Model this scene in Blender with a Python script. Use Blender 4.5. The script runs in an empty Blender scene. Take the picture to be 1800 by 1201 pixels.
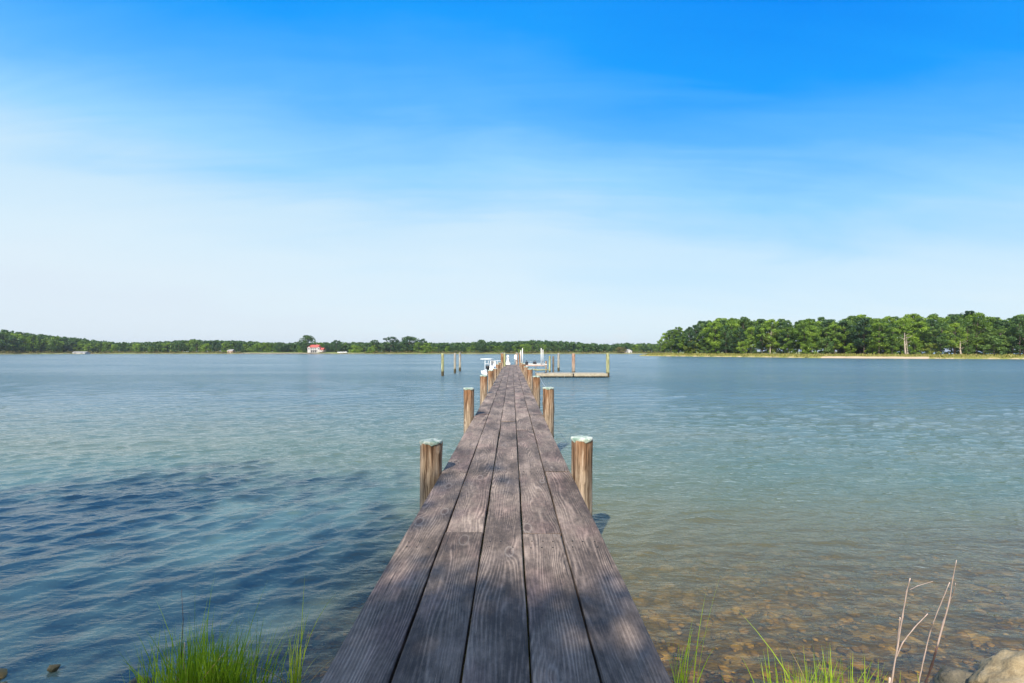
import bpy, bmesh, math, random
import numpy as np
from mathutils import Vector, Matrix, noise as mnoise

S = bpy.context.scene
COL = S.collection
R = math.radians
random.seed(7)
rng = np.random.default_rng(11)

# ------------------------------------------------------------------ camera
EYE = 2.3                       # camera height above the water (m)
cam_d = bpy.data.cameras.new('camera')
cam_d.sensor_width = 36.0
cam_d.lens = 16.0
cam_d.shift_y = 17.5 / 1800.0
cam_d.clip_start = 0.05
cam_d.clip_end = 20000
cam = bpy.data.objects.new('camera', cam_d)
COL.objects.link(cam)
cam.location = (0, 0, EYE)
cam.rotation_euler = (R(90), 0, 0)
S.camera = cam

# ------------------------------------------------------------------ light
SUN_EL = 47.0
SUN_DIR = Vector((-0.34, -0.87))        # horizontal direction towards the sun
SUN_ROT = math.atan2(SUN_DIR.x, SUN_DIR.y)
sun_d = bpy.data.lights.new('sun', 'SUN')
sun_d.energy = 4.0
sun_d.angle = R(0.9)
sun_d.color = (1.0, 0.93, 0.83)
sun = bpy.data.objects.new('sun', sun_d)
COL.objects.link(sun)
h = SUN_DIR.normalized()
to_sun = Vector((h.x * math.cos(R(SUN_EL)), h.y * math.cos(R(SUN_EL)), math.sin(R(SUN_EL))))
sun.rotation_euler = to_sun.to_track_quat('Z', 'Y').to_euler()

S.view_settings.view_transform = 'Standard'
S.view_settings.look = 'None'
S.view_settings.gamma = 1.0
S.view_settings.exposure = 0.8

# ------------------------------------------------------------------ node helper
class NT:
    def __init__(s, tree):
        s.t = tree
        s.n = tree.nodes
        s.l = tree.links
    def node(s, typ, **kw):
        n = s.n.new(typ)
        for k, v in kw.items():
            setattr(n, k, v)
        return n
    def put(s, sock, v):
        if isinstance(v, bpy.types.NodeSocket):
            s.l.new(v, sock)
        elif isinstance(v, (tuple, list)) and len(v) == 3 and sock.type == 'RGBA':
            sock.default_value = (*v, 1)
        else:
            sock.default_value = v
    def math(s, op, a, b=None, c=None, clamp=False):
        n = s.node('ShaderNodeMath', operation=op, use_clamp=clamp)
        s.put(n.inputs[0], a)
        if b is not None: s.put(n.inputs[1], b)
        if c is not None: s.put(n.inputs[2], c)
        return n.outputs[0]
    def mix(s, f, a, b, blend='MIX'):
        n = s.node('ShaderNodeMix', data_type='RGBA', blend_type=blend)
        s.put(n.inputs[0], f); s.put(n.inputs[6], a); s.put(n.inputs[7], b)
        return n.outputs[2]
    def rng(s, v, a, b, c=0.0, d=1.0, smooth=False):
        n = s.node('ShaderNodeMapRange')
        if smooth: n.interpolation_type = 'SMOOTHSTEP'
        s.put(n.inputs[0], v)
        for i, q in enumerate((a, b, c, d)): s.put(n.inputs[i + 1], q)
        return n.outputs[0]
    def noise(s, vec, scale, detail=4, rough=0.5, dist=0.0, out=0):
        n = s.node('ShaderNodeTexNoise')
        if vec is not None: s.put(n.inputs['Vector'], vec)
        s.put(n.inputs['Scale'], scale); s.put(n.inputs['Detail'], detail)
        s.put(n.inputs['Roughness'], rough); s.put(n.inputs['Distortion'], dist)
        return n.outputs[out]
    def mapping(s, vec, scale=(1, 1, 1), rot=(0, 0, 0), loc=(0, 0, 0)):
        n = s.node('ShaderNodeMapping')
        s.put(n.inputs['Vector'], vec)
        s.put(n.inputs['Location'], loc); s.put(n.inputs['Rotation'], rot); s.put(n.inputs['Scale'], scale)
        return n.outputs[0]
    def sep(s, v):
        n = s.node('ShaderNodeSeparateXYZ'); s.put(n.inputs[0], v)
        return n.outputs[0], n.outputs[1], n.outputs[2]
    def comb(s, x, y, z):
        n = s.node('ShaderNodeCombineXYZ')
        s.put(n.inputs[0], x); s.put(n.inputs[1], y); s.put(n.inputs[2], z)
        return n.outputs[0]
    def ramp(s, f, stops, interp='LINEAR'):
        n = s.node('ShaderNodeValToRGB')
        s.put(n.inputs[0], f)
        cr = n.color_ramp; cr.interpolation = interp
        while len(cr.elements) < len(stops): cr.elements.new(0.5)
        for e, (p, c) in zip(cr.elements, stops):
            e.position = p
            e.color = (*c, 1) if len(c) == 3 else c
        return n.outputs[0]
    def bump(s, hgt, strength=0.3, dist=0.01, normal=None):
        n = s.node('ShaderNodeBump')
        s.put(n.inputs['Height'], hgt); s.put(n.inputs['Strength'], strength); s.put(n.inputs['Distance'], dist)
        if normal is not None: s.put(n.inputs['Normal'], normal)
        return n.outputs[0]

def g(v):   # sRGB 0..255 -> linear triple
    return tuple((c / 255 / 12.92) if c <= 10 else ((c / 255 + 0.055) / 1.055) ** 2.4 for c in v)

# ------------------------------------------------------------------ sky
world = bpy.data.worlds.new('World')
S.world = world
world.use_nodes = True
W = NT(world.node_tree)
W.n.clear()
sky = W.node('ShaderNodeTexSky', sky_type='NISHITA')
sky.sun_disc = False
sky.sun_elevation = R(SUN_EL)
sky.sun_rotation = SUN_ROT
sky.altitude = 0
sky.air_density = 1.0
sky.dust_density = 0.6
sky.ozone_density = 3.0
tc = W.node('ShaderNodeTexCoord').outputs['Generated']
x_, y_, z_ = W.sep(tc)
hs = W.node('ShaderNodeHueSaturation')
W.put(hs.inputs['Saturation'], 1.45); W.put(hs.inputs['Value'], 1.25); W.put(hs.inputs['Hue'], 0.497)
W.put(hs.inputs['Color'], sky.outputs[0])
# the clear sky bleaches to a thin milky veil towards the horizon, in soft streaks; bluer to the right
zc = W.math('MAXIMUM', z_, 0.0)
proj = W.comb(W.math('DIVIDE', x_, W.math('ADD', zc, 0.18)), W.math('DIVIDE', y_, W.math('ADD', zc, 0.18)), 0.0)
st = W.noise(W.mapping(proj, scale=(0.35, 1.0, 1.0), rot=(0, 0, R(12))), 1.0, 5, 0.5, 0.3)
st2 = W.noise(W.mapping(proj, scale=(0.8, 1.6, 1.0), rot=(0, 0, R(-24))), 0.9, 6, 0.55, 0.6)
xp = W.math('MAXIMUM', x_, 0.0); xn = W.math('MAXIMUM', W.math('MULTIPLY', x_, -1.0), 0.0)
zr = W.math('SUBTRACT', z_, 0.32)
kk = W.math('ADD', W.math('MULTIPLY', W.math('MULTIPLY', xp, xp), 0.6), W.math('MULTIPLY', W.math('MULTIPLY', xn, xn), 0.9))
edge = W.math('ADD', z_, W.math('MULTIPLY', xp, 0.23))
edge = W.math('ADD', edge, W.math('MULTIPLY', zr, kk))
edge = W.math('ADD', edge, W.math('MULTIPLY', W.math('SUBTRACT', st, 0.5), -0.14))
edge = W.math('ADD', edge, W.math('MULTIPLY', W.math('SUBTRACT', st2, 0.5), -0.15))
wsp = W.noise(W.mapping(proj, scale=(0.9, 5.0, 1.0), rot=(0, 0, R(-9))), 1.1, 8, 0.62, 0.9)
edge = W.math('ADD', edge, W.math('MULTIPLY', W.math('SUBTRACT', wsp, 0.5), W.rng(z_, 0.02, 0.3, 0.10, -0.11)))
K = 7.2
azure = W.ramp(W.math('MULTIPLY', edge, 1.25), [(z * 1.25, c) for z, c in [
    (0.0, (0.76, 0.86, 0.95)), (0.06, (0.77, 0.89, 0.97)), (0.15, (0.73, 0.89, 0.99)), (0.26, (0.62, 0.84, 1.0)), (0.37, (0.33, 0.69, 1.03)),
    (0.48, (0.125, 0.50, 1.04)), (0.60, (0.012, 0.36, 1.03)), (0.74, (0.0, 0.25, 0.98))]])
vk = W.node('ShaderNodeVectorMath', operation='SCALE'); W.put(vk.inputs[0], azure); W.put(vk.inputs['Scale'], K)
skyc = W.mix(0.95, hs.outputs[0], vk.outputs[0])
# unseen white cloud sheet added overhead and behind the viewpoint to neutralise blue ambient
over = W.math('MAXIMUM', W.rng(z_, 0.72, 0.92, 0, 0.85, True), W.rng(y_, 0.1, -0.5, 0, 0.8, True))
skyc = W.mix(over, skyc, (4.2, 4.6, 5.1))
# a few low far cumulus puffs on the horizon
cn = W.noise(W.mapping(tc, scale=(1, 1, 2.6)), 7.0, 6, 0.55)
low = W.math('MULTIPLY', W.rng(cn, 0.56, 0.72, 0, 1, True), W.rng(z_, 0.13, 0.02, 0, 0.35, True))
skyc = W.mix(low, skyc, (6.3, 6.4, 6.6))
bg = W.node('ShaderNodeBackground')
W.put(bg.inputs[0], skyc); W.put(bg.inputs[1], 0.08)
wo = W.node('ShaderNodeOutputWorld')
W.l.new(bg.outputs[0], wo.inputs[0])

# ------------------------------------------------------------------ object helpers
def tag(o, label=None, cat=None, group=None, kind=None):
    if label: o['label'] = label
    if cat: o['category'] = cat
    if group: o['group'] = group
    if kind: o['kind'] = kind
    return o

def link(name, me, parent=None, loc=None):
    o = bpy.data.objects.new(name, me)
    COL.objects.link(o)
    if parent: o.parent = parent
    if loc is not None: o.location = loc
    return o

def empty(name, loc=(0, 0, 0), rz=0.0):
    o = bpy.data.objects.new(name, None)
    COL.objects.link(o)
    o.location = loc; o.rotation_euler = (0, 0, rz)
    o.empty_display_size = 0.2
    return o

def np_mesh(name, V, F, mats, attrs=None, smooth=False, midx=None):
    V = np.asarray(V, dtype=np.float32); F = np.asarray(F, dtype=np.int32)
    me = bpy.data.meshes.new(name)
    k = F.shape[1]
    me.vertices.add(len(V)); me.vertices.foreach_set('co', V.ravel())
    me.loops.add(F.size); me.loops.foreach_set('vertex_index', F.ravel())
    me.polygons.add(len(F))
    me.polygons.foreach_set('loop_start', np.arange(0, F.size, k, dtype=np.int32))
    if smooth: me.polygons.foreach_set('use_smooth', np.ones(len(F), dtype=bool))
    if midx is not None: me.polygons.foreach_set('material_index', np.asarray(midx, dtype=np.int32))
    for m in (mats if isinstance(mats, (list, tuple)) else [mats]): me.materials.append(m)
    me.update(calc_edges=True)
    for an, (dom, arr) in (attrs or {}).items():
        a = me.attributes.new(an, 'FLOAT', dom)
        a.data.foreach_set('value', np.asarray(arr, dtype=np.float32))
    return me

class MB:
    """collects shapes into one mesh"""
    def __init__(s):
        s.v = []; s.f = []; s.sm = []; s.a = []
    def add(s, vs, fs, smooth=False, a=0.0):
        b = len(s.v)
        s.v += [tuple(v) for v in vs]
        s.f += [tuple(i + b for i in f) for f in fs]
        s.sm += [smooth] * len(fs)
        s.a += [a] * len(vs)
        return s
    def box(s, c, d, rz=0.0, rx=0.0, ry=0.0, bev=0.0, a=0.0):
        bm = bmesh.new()
        bmesh.ops.create_cube(bm, size=1.0)
        for v in bm.verts: v.co = Vector((v.co.x * d[0], v.co.y * d[1], v.co.z * d[2]))
        if bev > 0:
            bmesh.ops.bevel(bm, geom=bm.edges[:], offset=bev, segments=2, affect='EDGES', profile=0.5)
        M = Matrix.Translation(c) @ Matrix.Rotation(rz, 4, 'Z') @ Matrix.Rotation(ry, 4, 'Y') @ Matrix.Rotation(rx, 4, 'X')
        bm.verts.index_update()
        s.add([M @ v.co for v in bm.verts], [[v.index for v in f.verts] for f in bm.faces], bev > 0, a)
        bm.free()
        return s
    def tube(s, pts, rad, n=8, cap=True, a=0.0):
        pts = [Vector(p) for p in pts]
        if not isinstance(rad, (list, tuple)): rad = [rad] * len(pts)
        vs, fs = [], []
        prev = None
        for i, p in enumerate(pts):
            t = (pts[min(i + 1, len(pts) - 1)] - pts[max(i - 1, 0)]).normalized()
            if prev is None:
                up = Vector((1, 0, 0)) if abs(t.x) < 0.9 else Vector((0, 1, 0))
            else: up = prev
            u = (up - t * up.dot(t)).normalized(); w = t.cross(u); prev = u
            for k in range(n):
                an = 2 * math.pi * k / n
                vs.append(p + (u * math.cos(an) + w * math.sin(an)) * rad[i])
        for i in range(len(pts) - 1):
            for k in range(n):
                k2 = (k + 1) % n
                fs.append((i * n + k, i * n + k2, (i + 1) * n + k2, (i + 1) * n + k))
        s.add(vs, fs, True, a)
        if cap:
            b = len(s.v) - len(vs)
            s.f.append(tuple(b + k for k in reversed(range(n)))); s.sm.append(False)
            s.f.append(tuple(b + (len(pts) - 1) * n + k for k in range(n))); s.sm.append(False)
        return s
    def lathe(s, c, prof, n=16, a=0.0, wob=None):
        vs, fs = [], []
        for (r, z) in prof:
            for k in range(n):
                an = 2 * math.pi * k / n
                rr = r * (wob(an, z) if wob else 1)
                vs.append((c[0] + rr * math.cos(an), c[1] + rr * math.sin(an), c[2] + z))
        for i in range(len(prof) - 1):
            for k in range(n):
                k2 = (k + 1) % n
                fs.append((i * n + k, i * n + k2, (i + 1) * n + k2, (i + 1) * n + k))
        fs.append(tuple(reversed(range(n)))); fs.append(tuple((len(prof) - 1) * n + k for k in range(n)))
        s.add(vs, fs, True, a)
        s.sm[-1] = s.sm[-2] = False
        return s
    def prism(s, outline, axis, a0, a1, a=0.0):
        n = len(outline); vs = []
        for t in (a0, a1):
            for (p, q) in outline:
                vs.append({'x': (t, p, q), 'y': (p, t, q), 'z': (p, q, t)}[axis])
        fs = [tuple(range(n)), tuple(reversed(range(n, 2 * n)))]
        fs += [(k, n + k, n + (k + 1) % n, (k + 1) % n) for k in range(n)]
        return s.add(vs, fs, False, a)
    def build(s, name, mat, parent=None, loc=None, fix=True):
        me = bpy.data.meshes.new(name)
        me.from_pydata(s.v, [], s.f)
        me.materials.append(mat)
        me.polygons.foreach_set('use_smooth', s.sm)
        at = me.attributes.new('tint', 'FLOAT', 'POINT'); at.data.foreach_set('value', s.a)
        if fix:
            bm = bmesh.new(); bm.from_mesh(me)
            bmesh.ops.recalc_face_normals(bm, faces=bm.faces[:]); bm.to_mesh(me); bm.free()
        me.update()
        return link(name, me, parent, loc)

def material(name):
    m = bpy.data.materials.new(name); m.use_nodes = True
    T = NT(m.node_tree); T.n.clear()
    out = T.node('ShaderNodeOutputMaterial')
    return m, T, out

def pbr(T, out, color, rough=0.7, metal=0.0, normal=None, spec=0.4, coat=0.0):
    b = T.node('ShaderNodeBsdfPrincipled')
    T.put(b.inputs['Base Color'], color); T.put(b.inputs['Roughness'], rough); T.put(b.inputs['Metallic'], metal)
    T.put(b.inputs['Specular IOR Level'], spec); T.put(b.inputs['Coat Weight'], coat)
    if normal is not None: T.put(b.inputs['Normal'], normal)
    T.l.new(b.outputs[0], out.inputs[0])
    return b

def attr(T, name):
    n = T.node('ShaderNodeAttribute'); n.attribute_name = name
    return n.outputs['Fac']

# ------------------------------------------------------------------ materials
def simple(name, col, rough=0.6, metal=0.0, var=0.12, scale=6.0, bump=0.0, spec=0.4):
    m, T, out = material(name)
    geo = T.node('ShaderNodeTexCoord').outputs['Object']
    n = T.noise(geo, scale, 6, 0.6)
    c = T.mix(T.rng(n, 0.3, 0.7), tuple(x * (1 - var) for x in col), tuple(min(1, x * (1 + var)) for x in col))
    nm = T.bump(n, bump, 0.02) if bump else None
    pbr(T, out, c, rough, metal, nm, spec)
    return m

def deck_wood():
    m, T, out = material('weathered_deck_wood')
    pos = T.node('ShaderNodeNewGeometry').outputs['Position']
    pid = attr(T, 'tint')
    x, y, z = T.sep(pos)
    off = T.math('MULTIPLY', pid, 37.0)
    base = T.comb(T.math('ADD', x, off), T.math('ADD', y, T.math('MULTIPLY', pid, 91.0)), T.math('MULTIPLY', z, 1.0))
    # knots: stretched voronoi cells
    vo = T.node('ShaderNodeTexVoronoi'); vo.feature = 'F1'
    T.put(vo.inputs['Vector'], T.mapping(base, scale=(4.4, 1.7, 0.0))); T.put(vo.inputs['Scale'], 1.0); T.put(vo.inputs['Randomness'], 1.0)
    d = vo.outputs['Distance']
    swirl = T.math('POWER', T.rng(d, 0.0, 0.45, 1.0, 0.0), 2.6)
    # cathedral grain
    w1 = T.noise(T.mapping(base, scale=(3.4, 0.42, 1.0)), 1.0, 2, 0.5)
    w2 = T.noise(T.mapping(base, scale=(26, 1.6, 1.0)), 1.0, 3, 0.6)
    ph = T.math('MULTIPLY', w1, 120.0)
    ph = T.math('ADD', ph, T.math('MULTIPLY', w2, 5.0))
    ph = T.math('ADD', ph, T.math('MULTIPLY', swirl, 26.0))
    ph = T.math('ADD', ph, T.math('MULTIPLY', x, 300.0))
    gr = T.math('ADD', T.math('MULTIPLY', T.math('SINE', ph), 0.5), 0.5)
    gr = T.math('POWER', gr, 1.6)
    gr = T.math('MULTIPLY', gr, T.rng(T.noise(T.mapping(base, scale=(9, 1.3, 1)), 1.0, 4, 0.6), 0.4, 0.62, 0.15, 1.35))
    fib = T.noise(T.mapping(base, scale=(240, 5.0, 1.0)), 1.0, 3, 0.7)
    crk = T.noise(T.mapping(base, scale=(60, 1.1, 1.0)), 1.0, 4, 0.62)
    crack = T.rng(crk, 0.655, 0.70, 0.0, 1.0, True)
    patch = T.noise(T.mapping(base, scale=(2.4, 0.9, 1)), 1.3, 5, 0.6)
    fine = T.noise(T.mapping(base, scale=(9, 5, 1)), 3.0, 7, 0.75)
    tone = T.math('ADD', T.math('MULTIPLY', gr, 0.11), T.math('MULTIPLY', fib, 0.34))
    tone = T.math('ADD', tone, T.math('MULTIPLY', patch, 0.58))
    tone = T.math('ADD', tone, T.math('MULTIPLY', fine, 0.34))
    tone = T.rng(tone, 0.42, 0.90)
    c = T.ramp(tone, [(0.0, (0.028, 0.024, 0.022)), (0.35, (0.095, 0.080, 0.071)), (0.62, (0.225, 0.192, 0.170)), (1.0, (0.46, 0.40, 0.355))])
    # purplish and brownish weathering blotches of the boards themselves
    bl = T.noise(T.mapping(base, scale=(1.3, 0.7, 1)), 1.7, 4, 0.6)
    c = T.mix(T.rng(bl, 0.5, 0.68, 0, 0.5), c, T.mix(1.0, c, (1.12, 0.92, 1.02), 'MULTIPLY'))
    c = T.mix(T.rng(bl, 0.46, 0.3, 0, 0.6), c, T.mix(1.0, c, (1.0, 1.0, 1.10), 'MULTIPLY'))
    pv = T.rng(T.noise(T.comb(T.math('MULTIPLY', pid, 513.0), 0.0, 0.0), 1.0, 0), 0.3, 0.7, 0.80, 1.14)
    c = T.mix(1.0, c, T.comb(T.math('MULTIPLY', pv, 0.98), T.math('MULTIPLY', pv, 0.88), T.math('MULTIPLY', pv, 0.78)), 'MULTIPLY')
    knot = T.rng(d, 0.07, 0.13, 1.0, 0.0, True)
    keep = T.rng(T.noise(vo.outputs['Position'], 3.1, 0), 0.45, 0.5, 0.0, 1.0)
    knot = T.math('MULTIPLY', knot, keep)
    c = T.mix(T.math('MULTIPLY', knot, 0.7), c, (0.075, 0.05, 0.042))
    ring = T.math('MULTIPLY', T.rng(T.math('ABSOLUTE', T.math('SUBTRACT', d, 0.15)), 0.0, 0.03, 1.0, 0.0), keep)
    c = T.mix(T.math('MULTIPLY', ring, 0.45), c, (0.34, 0.29, 0.25))
    c = T.mix(T.math('MULTIPLY', crack, 0.8), c, (0.02, 0.018, 0.018))
    # chips and droppings
    v2 = T.node('ShaderNodeTexVoronoi'); T.put(v2.inputs['Vector'], pos); T.put(v2.inputs['Scale'], 5.5)
    chip = T.math('MULTIPLY', T.rng(v2.outputs['Distance'], 0.022, 0.034, 1.0, 0.0), T.rng(T.noise(v2.outputs['Position'], 7.0, 0), 0.62, 0.65))
    c = T.mix(chip, c, (0.62, 0.58, 0.52))
    hgt = T.math('ADD', T.math('MULTIPLY', gr, 0.35), T.math('MULTIPLY', fib, 1.2))
    hgt = T.math('SUBTRACT', hgt, T.math('MULTIPLY', crack, 2.4))
    hgt = T.math('ADD', hgt, T.math('MULTIPLY', fine, 1.0))
    nm = T.bump(hgt, 0.5, 0.004)
    pbr(T, out, c, T.rng(fib, 0.3, 0.7, 0.6, 0.85), 0, nm, 0.35)
    return m

def pile_wood(name, top, mid, low, fouled=True):
    """vertical grain, orange-brown above, paler below, dark growth at the tide line"""
    m, T, out = material(name)
    tc = T.node('ShaderNodeTexCoord').outputs['Object']
    pos = T.node('ShaderNodeNewGeometry').outputs['Position']
    rnd = T.node('ShaderNodeObjectInfo').outputs['Random']
    x, y, z = T.sep(tc)
    wz = T.sep(pos)[2]
    b = T.comb(T.math('ADD', x, T.math('MULTIPLY', rnd, 17.0)), T.math('ADD', y, T.math('MULTIPLY', rnd, 9.0)), z)
    s1 = T.noise(T.mapping(b, scale=(22, 22, 1.4)), 1.0, 6, 0.65, 0.4)
    s2 = T.noise(T.mapping(b, scale=(70, 70, 2.2)), 1.0, 3, 0.6)
    big = T.noise(T.mapping(b, scale=(7, 7, 2.4)), 1.0, 4, 0.6, 0.8)
    vo = T.node('ShaderNodeTexVoronoi'); T.put(vo.inputs['Vector'], T.mapping(b, scale=(5, 5, 2.8))); T.put(vo.inputs['Scale'], 1.0)
    kd = vo.outputs['Distance']
    keep = T.rng(T.noise(vo.outputs['Position'], 2.7, 0), 0.48, 0.52)
    hgt = T.math('ADD', T.math('SUBTRACT', wz, 1.25), T.math('MULTIPLY', T.math('SUBTRACT', big, 0.5), -1.1))
    c = T.mix(T.rng(hgt, -0.35, 0.25, 0, 1, True), mid, top)
    c = T.mix(T.rng(wz, 1.05, 0.6, 0, 0.6, True), c, low)
    c = T.mix(T.rng(s1, 0.49, 0.62, 0, 0.9), c, tuple(q * 0.25 for q in top))
    c = T.mix(T.rng(s1, 0.47, 0.36, 0, 0.8), c, tuple(min(1, q * 1.35 + 0.08) for q in mid))
    c = T.mix(T.rng(s2, 0.54, 0.66, 0, 0.8), c, tuple(q * 0.2 for q in top))
    c = T.mix(T.math('MULTIPLY', T.rng(kd, 0.05, 0.11, 1, 0), keep), c, (0.06, 0.03, 0.015))
    c = T.mix(T.math('MULTIPLY', T.rng(T.math('ABSOLUTE', T.math('SUBTRACT', kd, 0.2)), 0, 0.06, 0.6, 0), keep), c, (0.62, 0.47, 0.33))
    foul = T.rng(T.math('ADD', wz, T.math('MULTIPLY', big, 0.3)), 0.68, 0.5, 0, 1, True)
    c = T.mix(foul, c, T.mix(s1, (0.035, 0.032, 0.018), (0.11, 0.085, 0.04)))
    nm = T.bump(T.math('ADD', s1, T.math('MULTIPLY', s2, 0.5)), 0.9, 0.02)
    pbr(T, out, c, 0.82, 0, nm, 0.25)
    return m

M = {}
M['deck'] = deck_wood()
M['pile'] = pile_wood('orange_brown_piling_wood', (0.28, 0.140, 0.066), (0.35, 0.255, 0.17), (0.38, 0.32, 0.25))
M['pile_old'] = pile_wood('grey_piling_wood', (0.38, 0.35, 0.30), (0.42, 0.38, 0.29), (0.36, 0.33, 0.23))
M['pile_green'] = pile_wood('green_treated_piling_wood', (0.36, 0.36, 0.17), (0.42, 0.43, 0.22), (0.36, 0.36, 0.20))
M['pile_red'] = pile_wood('reddish_piling_wood', (0.40, 0.24, 0.17), (0.45, 0.33, 0.24), (0.40, 0.34, 0.27))
M['beam'] = simple('grey_beam_wood', (0.16, 0.13, 0.10), 0.85, var=0.35, scale=9, bump=0.4)
M['pale_wood'] = simple('sun_bleached_wood', (0.38, 0.33, 0.24), 0.85, var=0.25, scale=5, bump=0.4)
M['pale_deck'] = simple('bleached_grey_planks', (0.30, 0.28, 0.23), 0.85, var=0.3, scale=4, bump=0.4)
M['gel'] = simple('white_gelcoat', (0.80, 0.80, 0.78), 0.25, var=0.04, spec=0.5)
M['white_plastic'] = simple('white_plastic', (0.80, 0.79, 0.76), 0.45, var=0.06, scale=3)
M['dark'] = simple('black_rubber_and_paint', (0.02, 0.02, 0.022), 0.4, var=0.3)
M['steel'] = simple('galvanised_steel', (0.42, 0.42, 0.42), 0.45, 0.8, var=0.2)
M['pinkwood'] = simple('carpeted_bunk', (0.50, 0.36, 0.30), 0.9, var=0.2)
M['blue'] = simple('blue_cloth', (0.03, 0.12, 0.32), 0.8)
M['rope'] = simple('blue_grey_rope', (0.22, 0.27, 0.32), 0.9)
M['black_float'] = simple('black_float_plastic', (0.03, 0.028, 0.025), 0.6, var=0.4)
M['roof_red'] = simple('red_roof_shingle', (0.46, 0.10, 0.085), 0.8, var=0.2, scale=1.0)
M['wall_white'] = simple('white_siding', (0.52, 0.50, 0.48), 0.7, var=0.05, scale=0.4)
M['wall_pink'] = simple('tan_siding', (0.55, 0.38, 0.30), 0.8, var=0.1, scale=0.4)
M['glass'] = simple('dark_window_glass', (0.03, 0.04, 0.05), 0.1, var=0.1)
M['roof_grey'] = simple('pale_grey_roof', (0.36, 0.36, 0.36), 0.7, var=0.1, scale=1.0)
M['stone_wall'] = simple('grey_riprap_stone', (0.24, 0.22, 0.19), 0.9, var=0.5, scale=1.2, bump=0.5)

def verdigris():
    m, T, out = material('verdigris_copper_cap')
    tc = T.node('ShaderNodeTexCoord').outputs['Object']
    n = T.noise(tc, 14.0, 6, 0.7, 0.5); n2 = T.noise(tc, 5.0, 4, 0.6)
    c = T.ramp(n, [(0.34, (0.11, 0.20, 0.15)), (0.48, (0.29, 0.37, 0.31)), (0.62, (0.58, 0.60, 0.53))])
    c = T.mix(T.rng(n2, 0.56, 0.7, 0, 0.7), c, (0.52, 0.45, 0.30))
    pbr(T, out, c, 0.75, 0.0, T.bump(n, 0.4, 0.01), 0.3)
    return m
M['cap'] = verdigris()

def leaf(name, dark, mid, light, trans=0.3, straw=None):
    m, T, out = material(name)
    t = attr(T, 'tint')
    rnd = T.node('ShaderNodeObjectInfo').outputs['Random']
    pos = T.node('ShaderNodeNewGeometry').outputs['Position']
    nz = T.noise(pos, 0.22, 3, 0.6)
    f = T.math('ADD', T.math('MULTIPLY', t, 0.55), T.math('MULTIPLY', rnd, 0.45))
    f = T.math('ADD', f, T.math('MULTIPLY', T.math('SUBTRACT', nz, 0.5), 0.5))
    c = T.ramp(f, [(0.1, dark), (0.5, mid), (0.95, light)])
    if straw: c = T.mix(T.rng(t, 1.5, 1.6), c, straw)
    d = T.node('ShaderNodeBsdfDiffuse'); T.put(d.inputs[0], c)
    tr = T.node('ShaderNodeBsdfTranslucent')
    T.put(tr.inputs[0], T.mix(1.0, c, (1.25, 1.25, 0.55), 'MULTIPLY'))
    mx = T.node('ShaderNodeMixShader'); T.put(mx.inputs[0], trans)
    T.l.new(d.outputs[0], mx.inputs[1]); T.l.new(tr.outputs[0], mx.inputs[2])
    gl = T.node('ShaderNodeBsdfGlossy'); T.put(gl.inputs[0], (0.5, 0.5, 0.5)); T.put(gl.inputs['Roughness'], 0.5)
    m2 = T.node('ShaderNodeMixShader'); T.put(m2.inputs[0], 0.04)
    T.l.new(mx.outputs[0], m2.inputs[1]); T.l.new(gl.outputs[0], m2.inputs[2])
    T.l.new(m2.outputs[0], out.inputs[0])
    return m
M['pine'] = leaf('pine_needles', (0.060, 0.120, 0.022), (0.150, 0.255, 0.028), (0.27, 0.39, 0.04))
M['broad'] = leaf('broadleaf_foliage', (0.040, 0.095, 0.032), (0.085, 0.165, 0.040), (0.17, 0.26, 0.05))
M['broad_dark'] = leaf('dark_broadleaf_foliage', (0.022, 0.058, 0.028), (0.042, 0.098, 0.036), (0.08, 0.15, 0.04))
M['olive'] = leaf('olive_brown_foliage', (0.09, 0.10, 0.035), (0.16, 0.14, 0.05), (0.22, 0.19, 0.06))
M['bright'] = leaf('yellow_green_foliage', (0.10, 0.16, 0.02), (0.17, 0.23, 0.03), (0.24, 0.28, 0.04))
M['grass'] = leaf('cordgrass_blades', (0.16, 0.27, 0.02), (0.36, 0.52, 0.035), (0.60, 0.66, 0.10), 0.48, (0.50, 0.36, 0.16))
M['bark'] = simple('pine_bark', (0.13, 0.10, 0.08), 0.9, var=0.4, scale=1.5)
M['bark_pale'] = simple('pale_dead_bark', (0.46, 0.38, 0.31), 0.9, var=0.2, scale=1.5)
M['straw'] = simple('bleached_dry_stem', (0.62, 0.47, 0.40), 0.8, var=0.22, scale=14)
M['stem_dark'] = simple('dark_wet_stem', (0.10, 0.06, 0.055), 0.8, var=0.3, scale=14)
M['shell'] = simple('oyster_shell', (0.66, 0.58, 0.44), 0.6, var=0.25, scale=30, bump=0.4)

def rock_mat(name, a, b, c3, wet=0.22):
    m, T, out = material(name)
    tc = T.node('ShaderNodeTexCoord').outputs['Object']
    rnd = T.node('ShaderNodeObjectInfo').outputs['Random']
    pos = T.node('ShaderNodeNewGeometry').outputs['Position']
    n = T.noise(tc, 3.0, 8, 0.68, 0.4); n2 = T.noise(tc, 34.0, 5, 0.7)
    f = T.math('ADD', T.math('MULTIPLY', n, 0.75), T.math('MULTIPLY', n2, 0.25))
    c = T.ramp(f, [(0.34, a), (0.5, b), (0.66, c3)])
    z = T.sep(pos)[2]
    w = T.rng(T.math('ADD', z, T.math('MULTIPLY', T.math('SUBTRACT', n, 0.5), 0.12)), wet, wet - 0.08, 0, 1, True)
    c = T.mix(w, c, T.mix(n2, (0.03, 0.03, 0.018), (0.13, 0.12, 0.06)))
    pbr(T, out, c, T.rng(w, 0, 1, 0.85, 0.4), 0, T.bump(f, 0.7, 0.03), 0.4)
    return m
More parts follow.
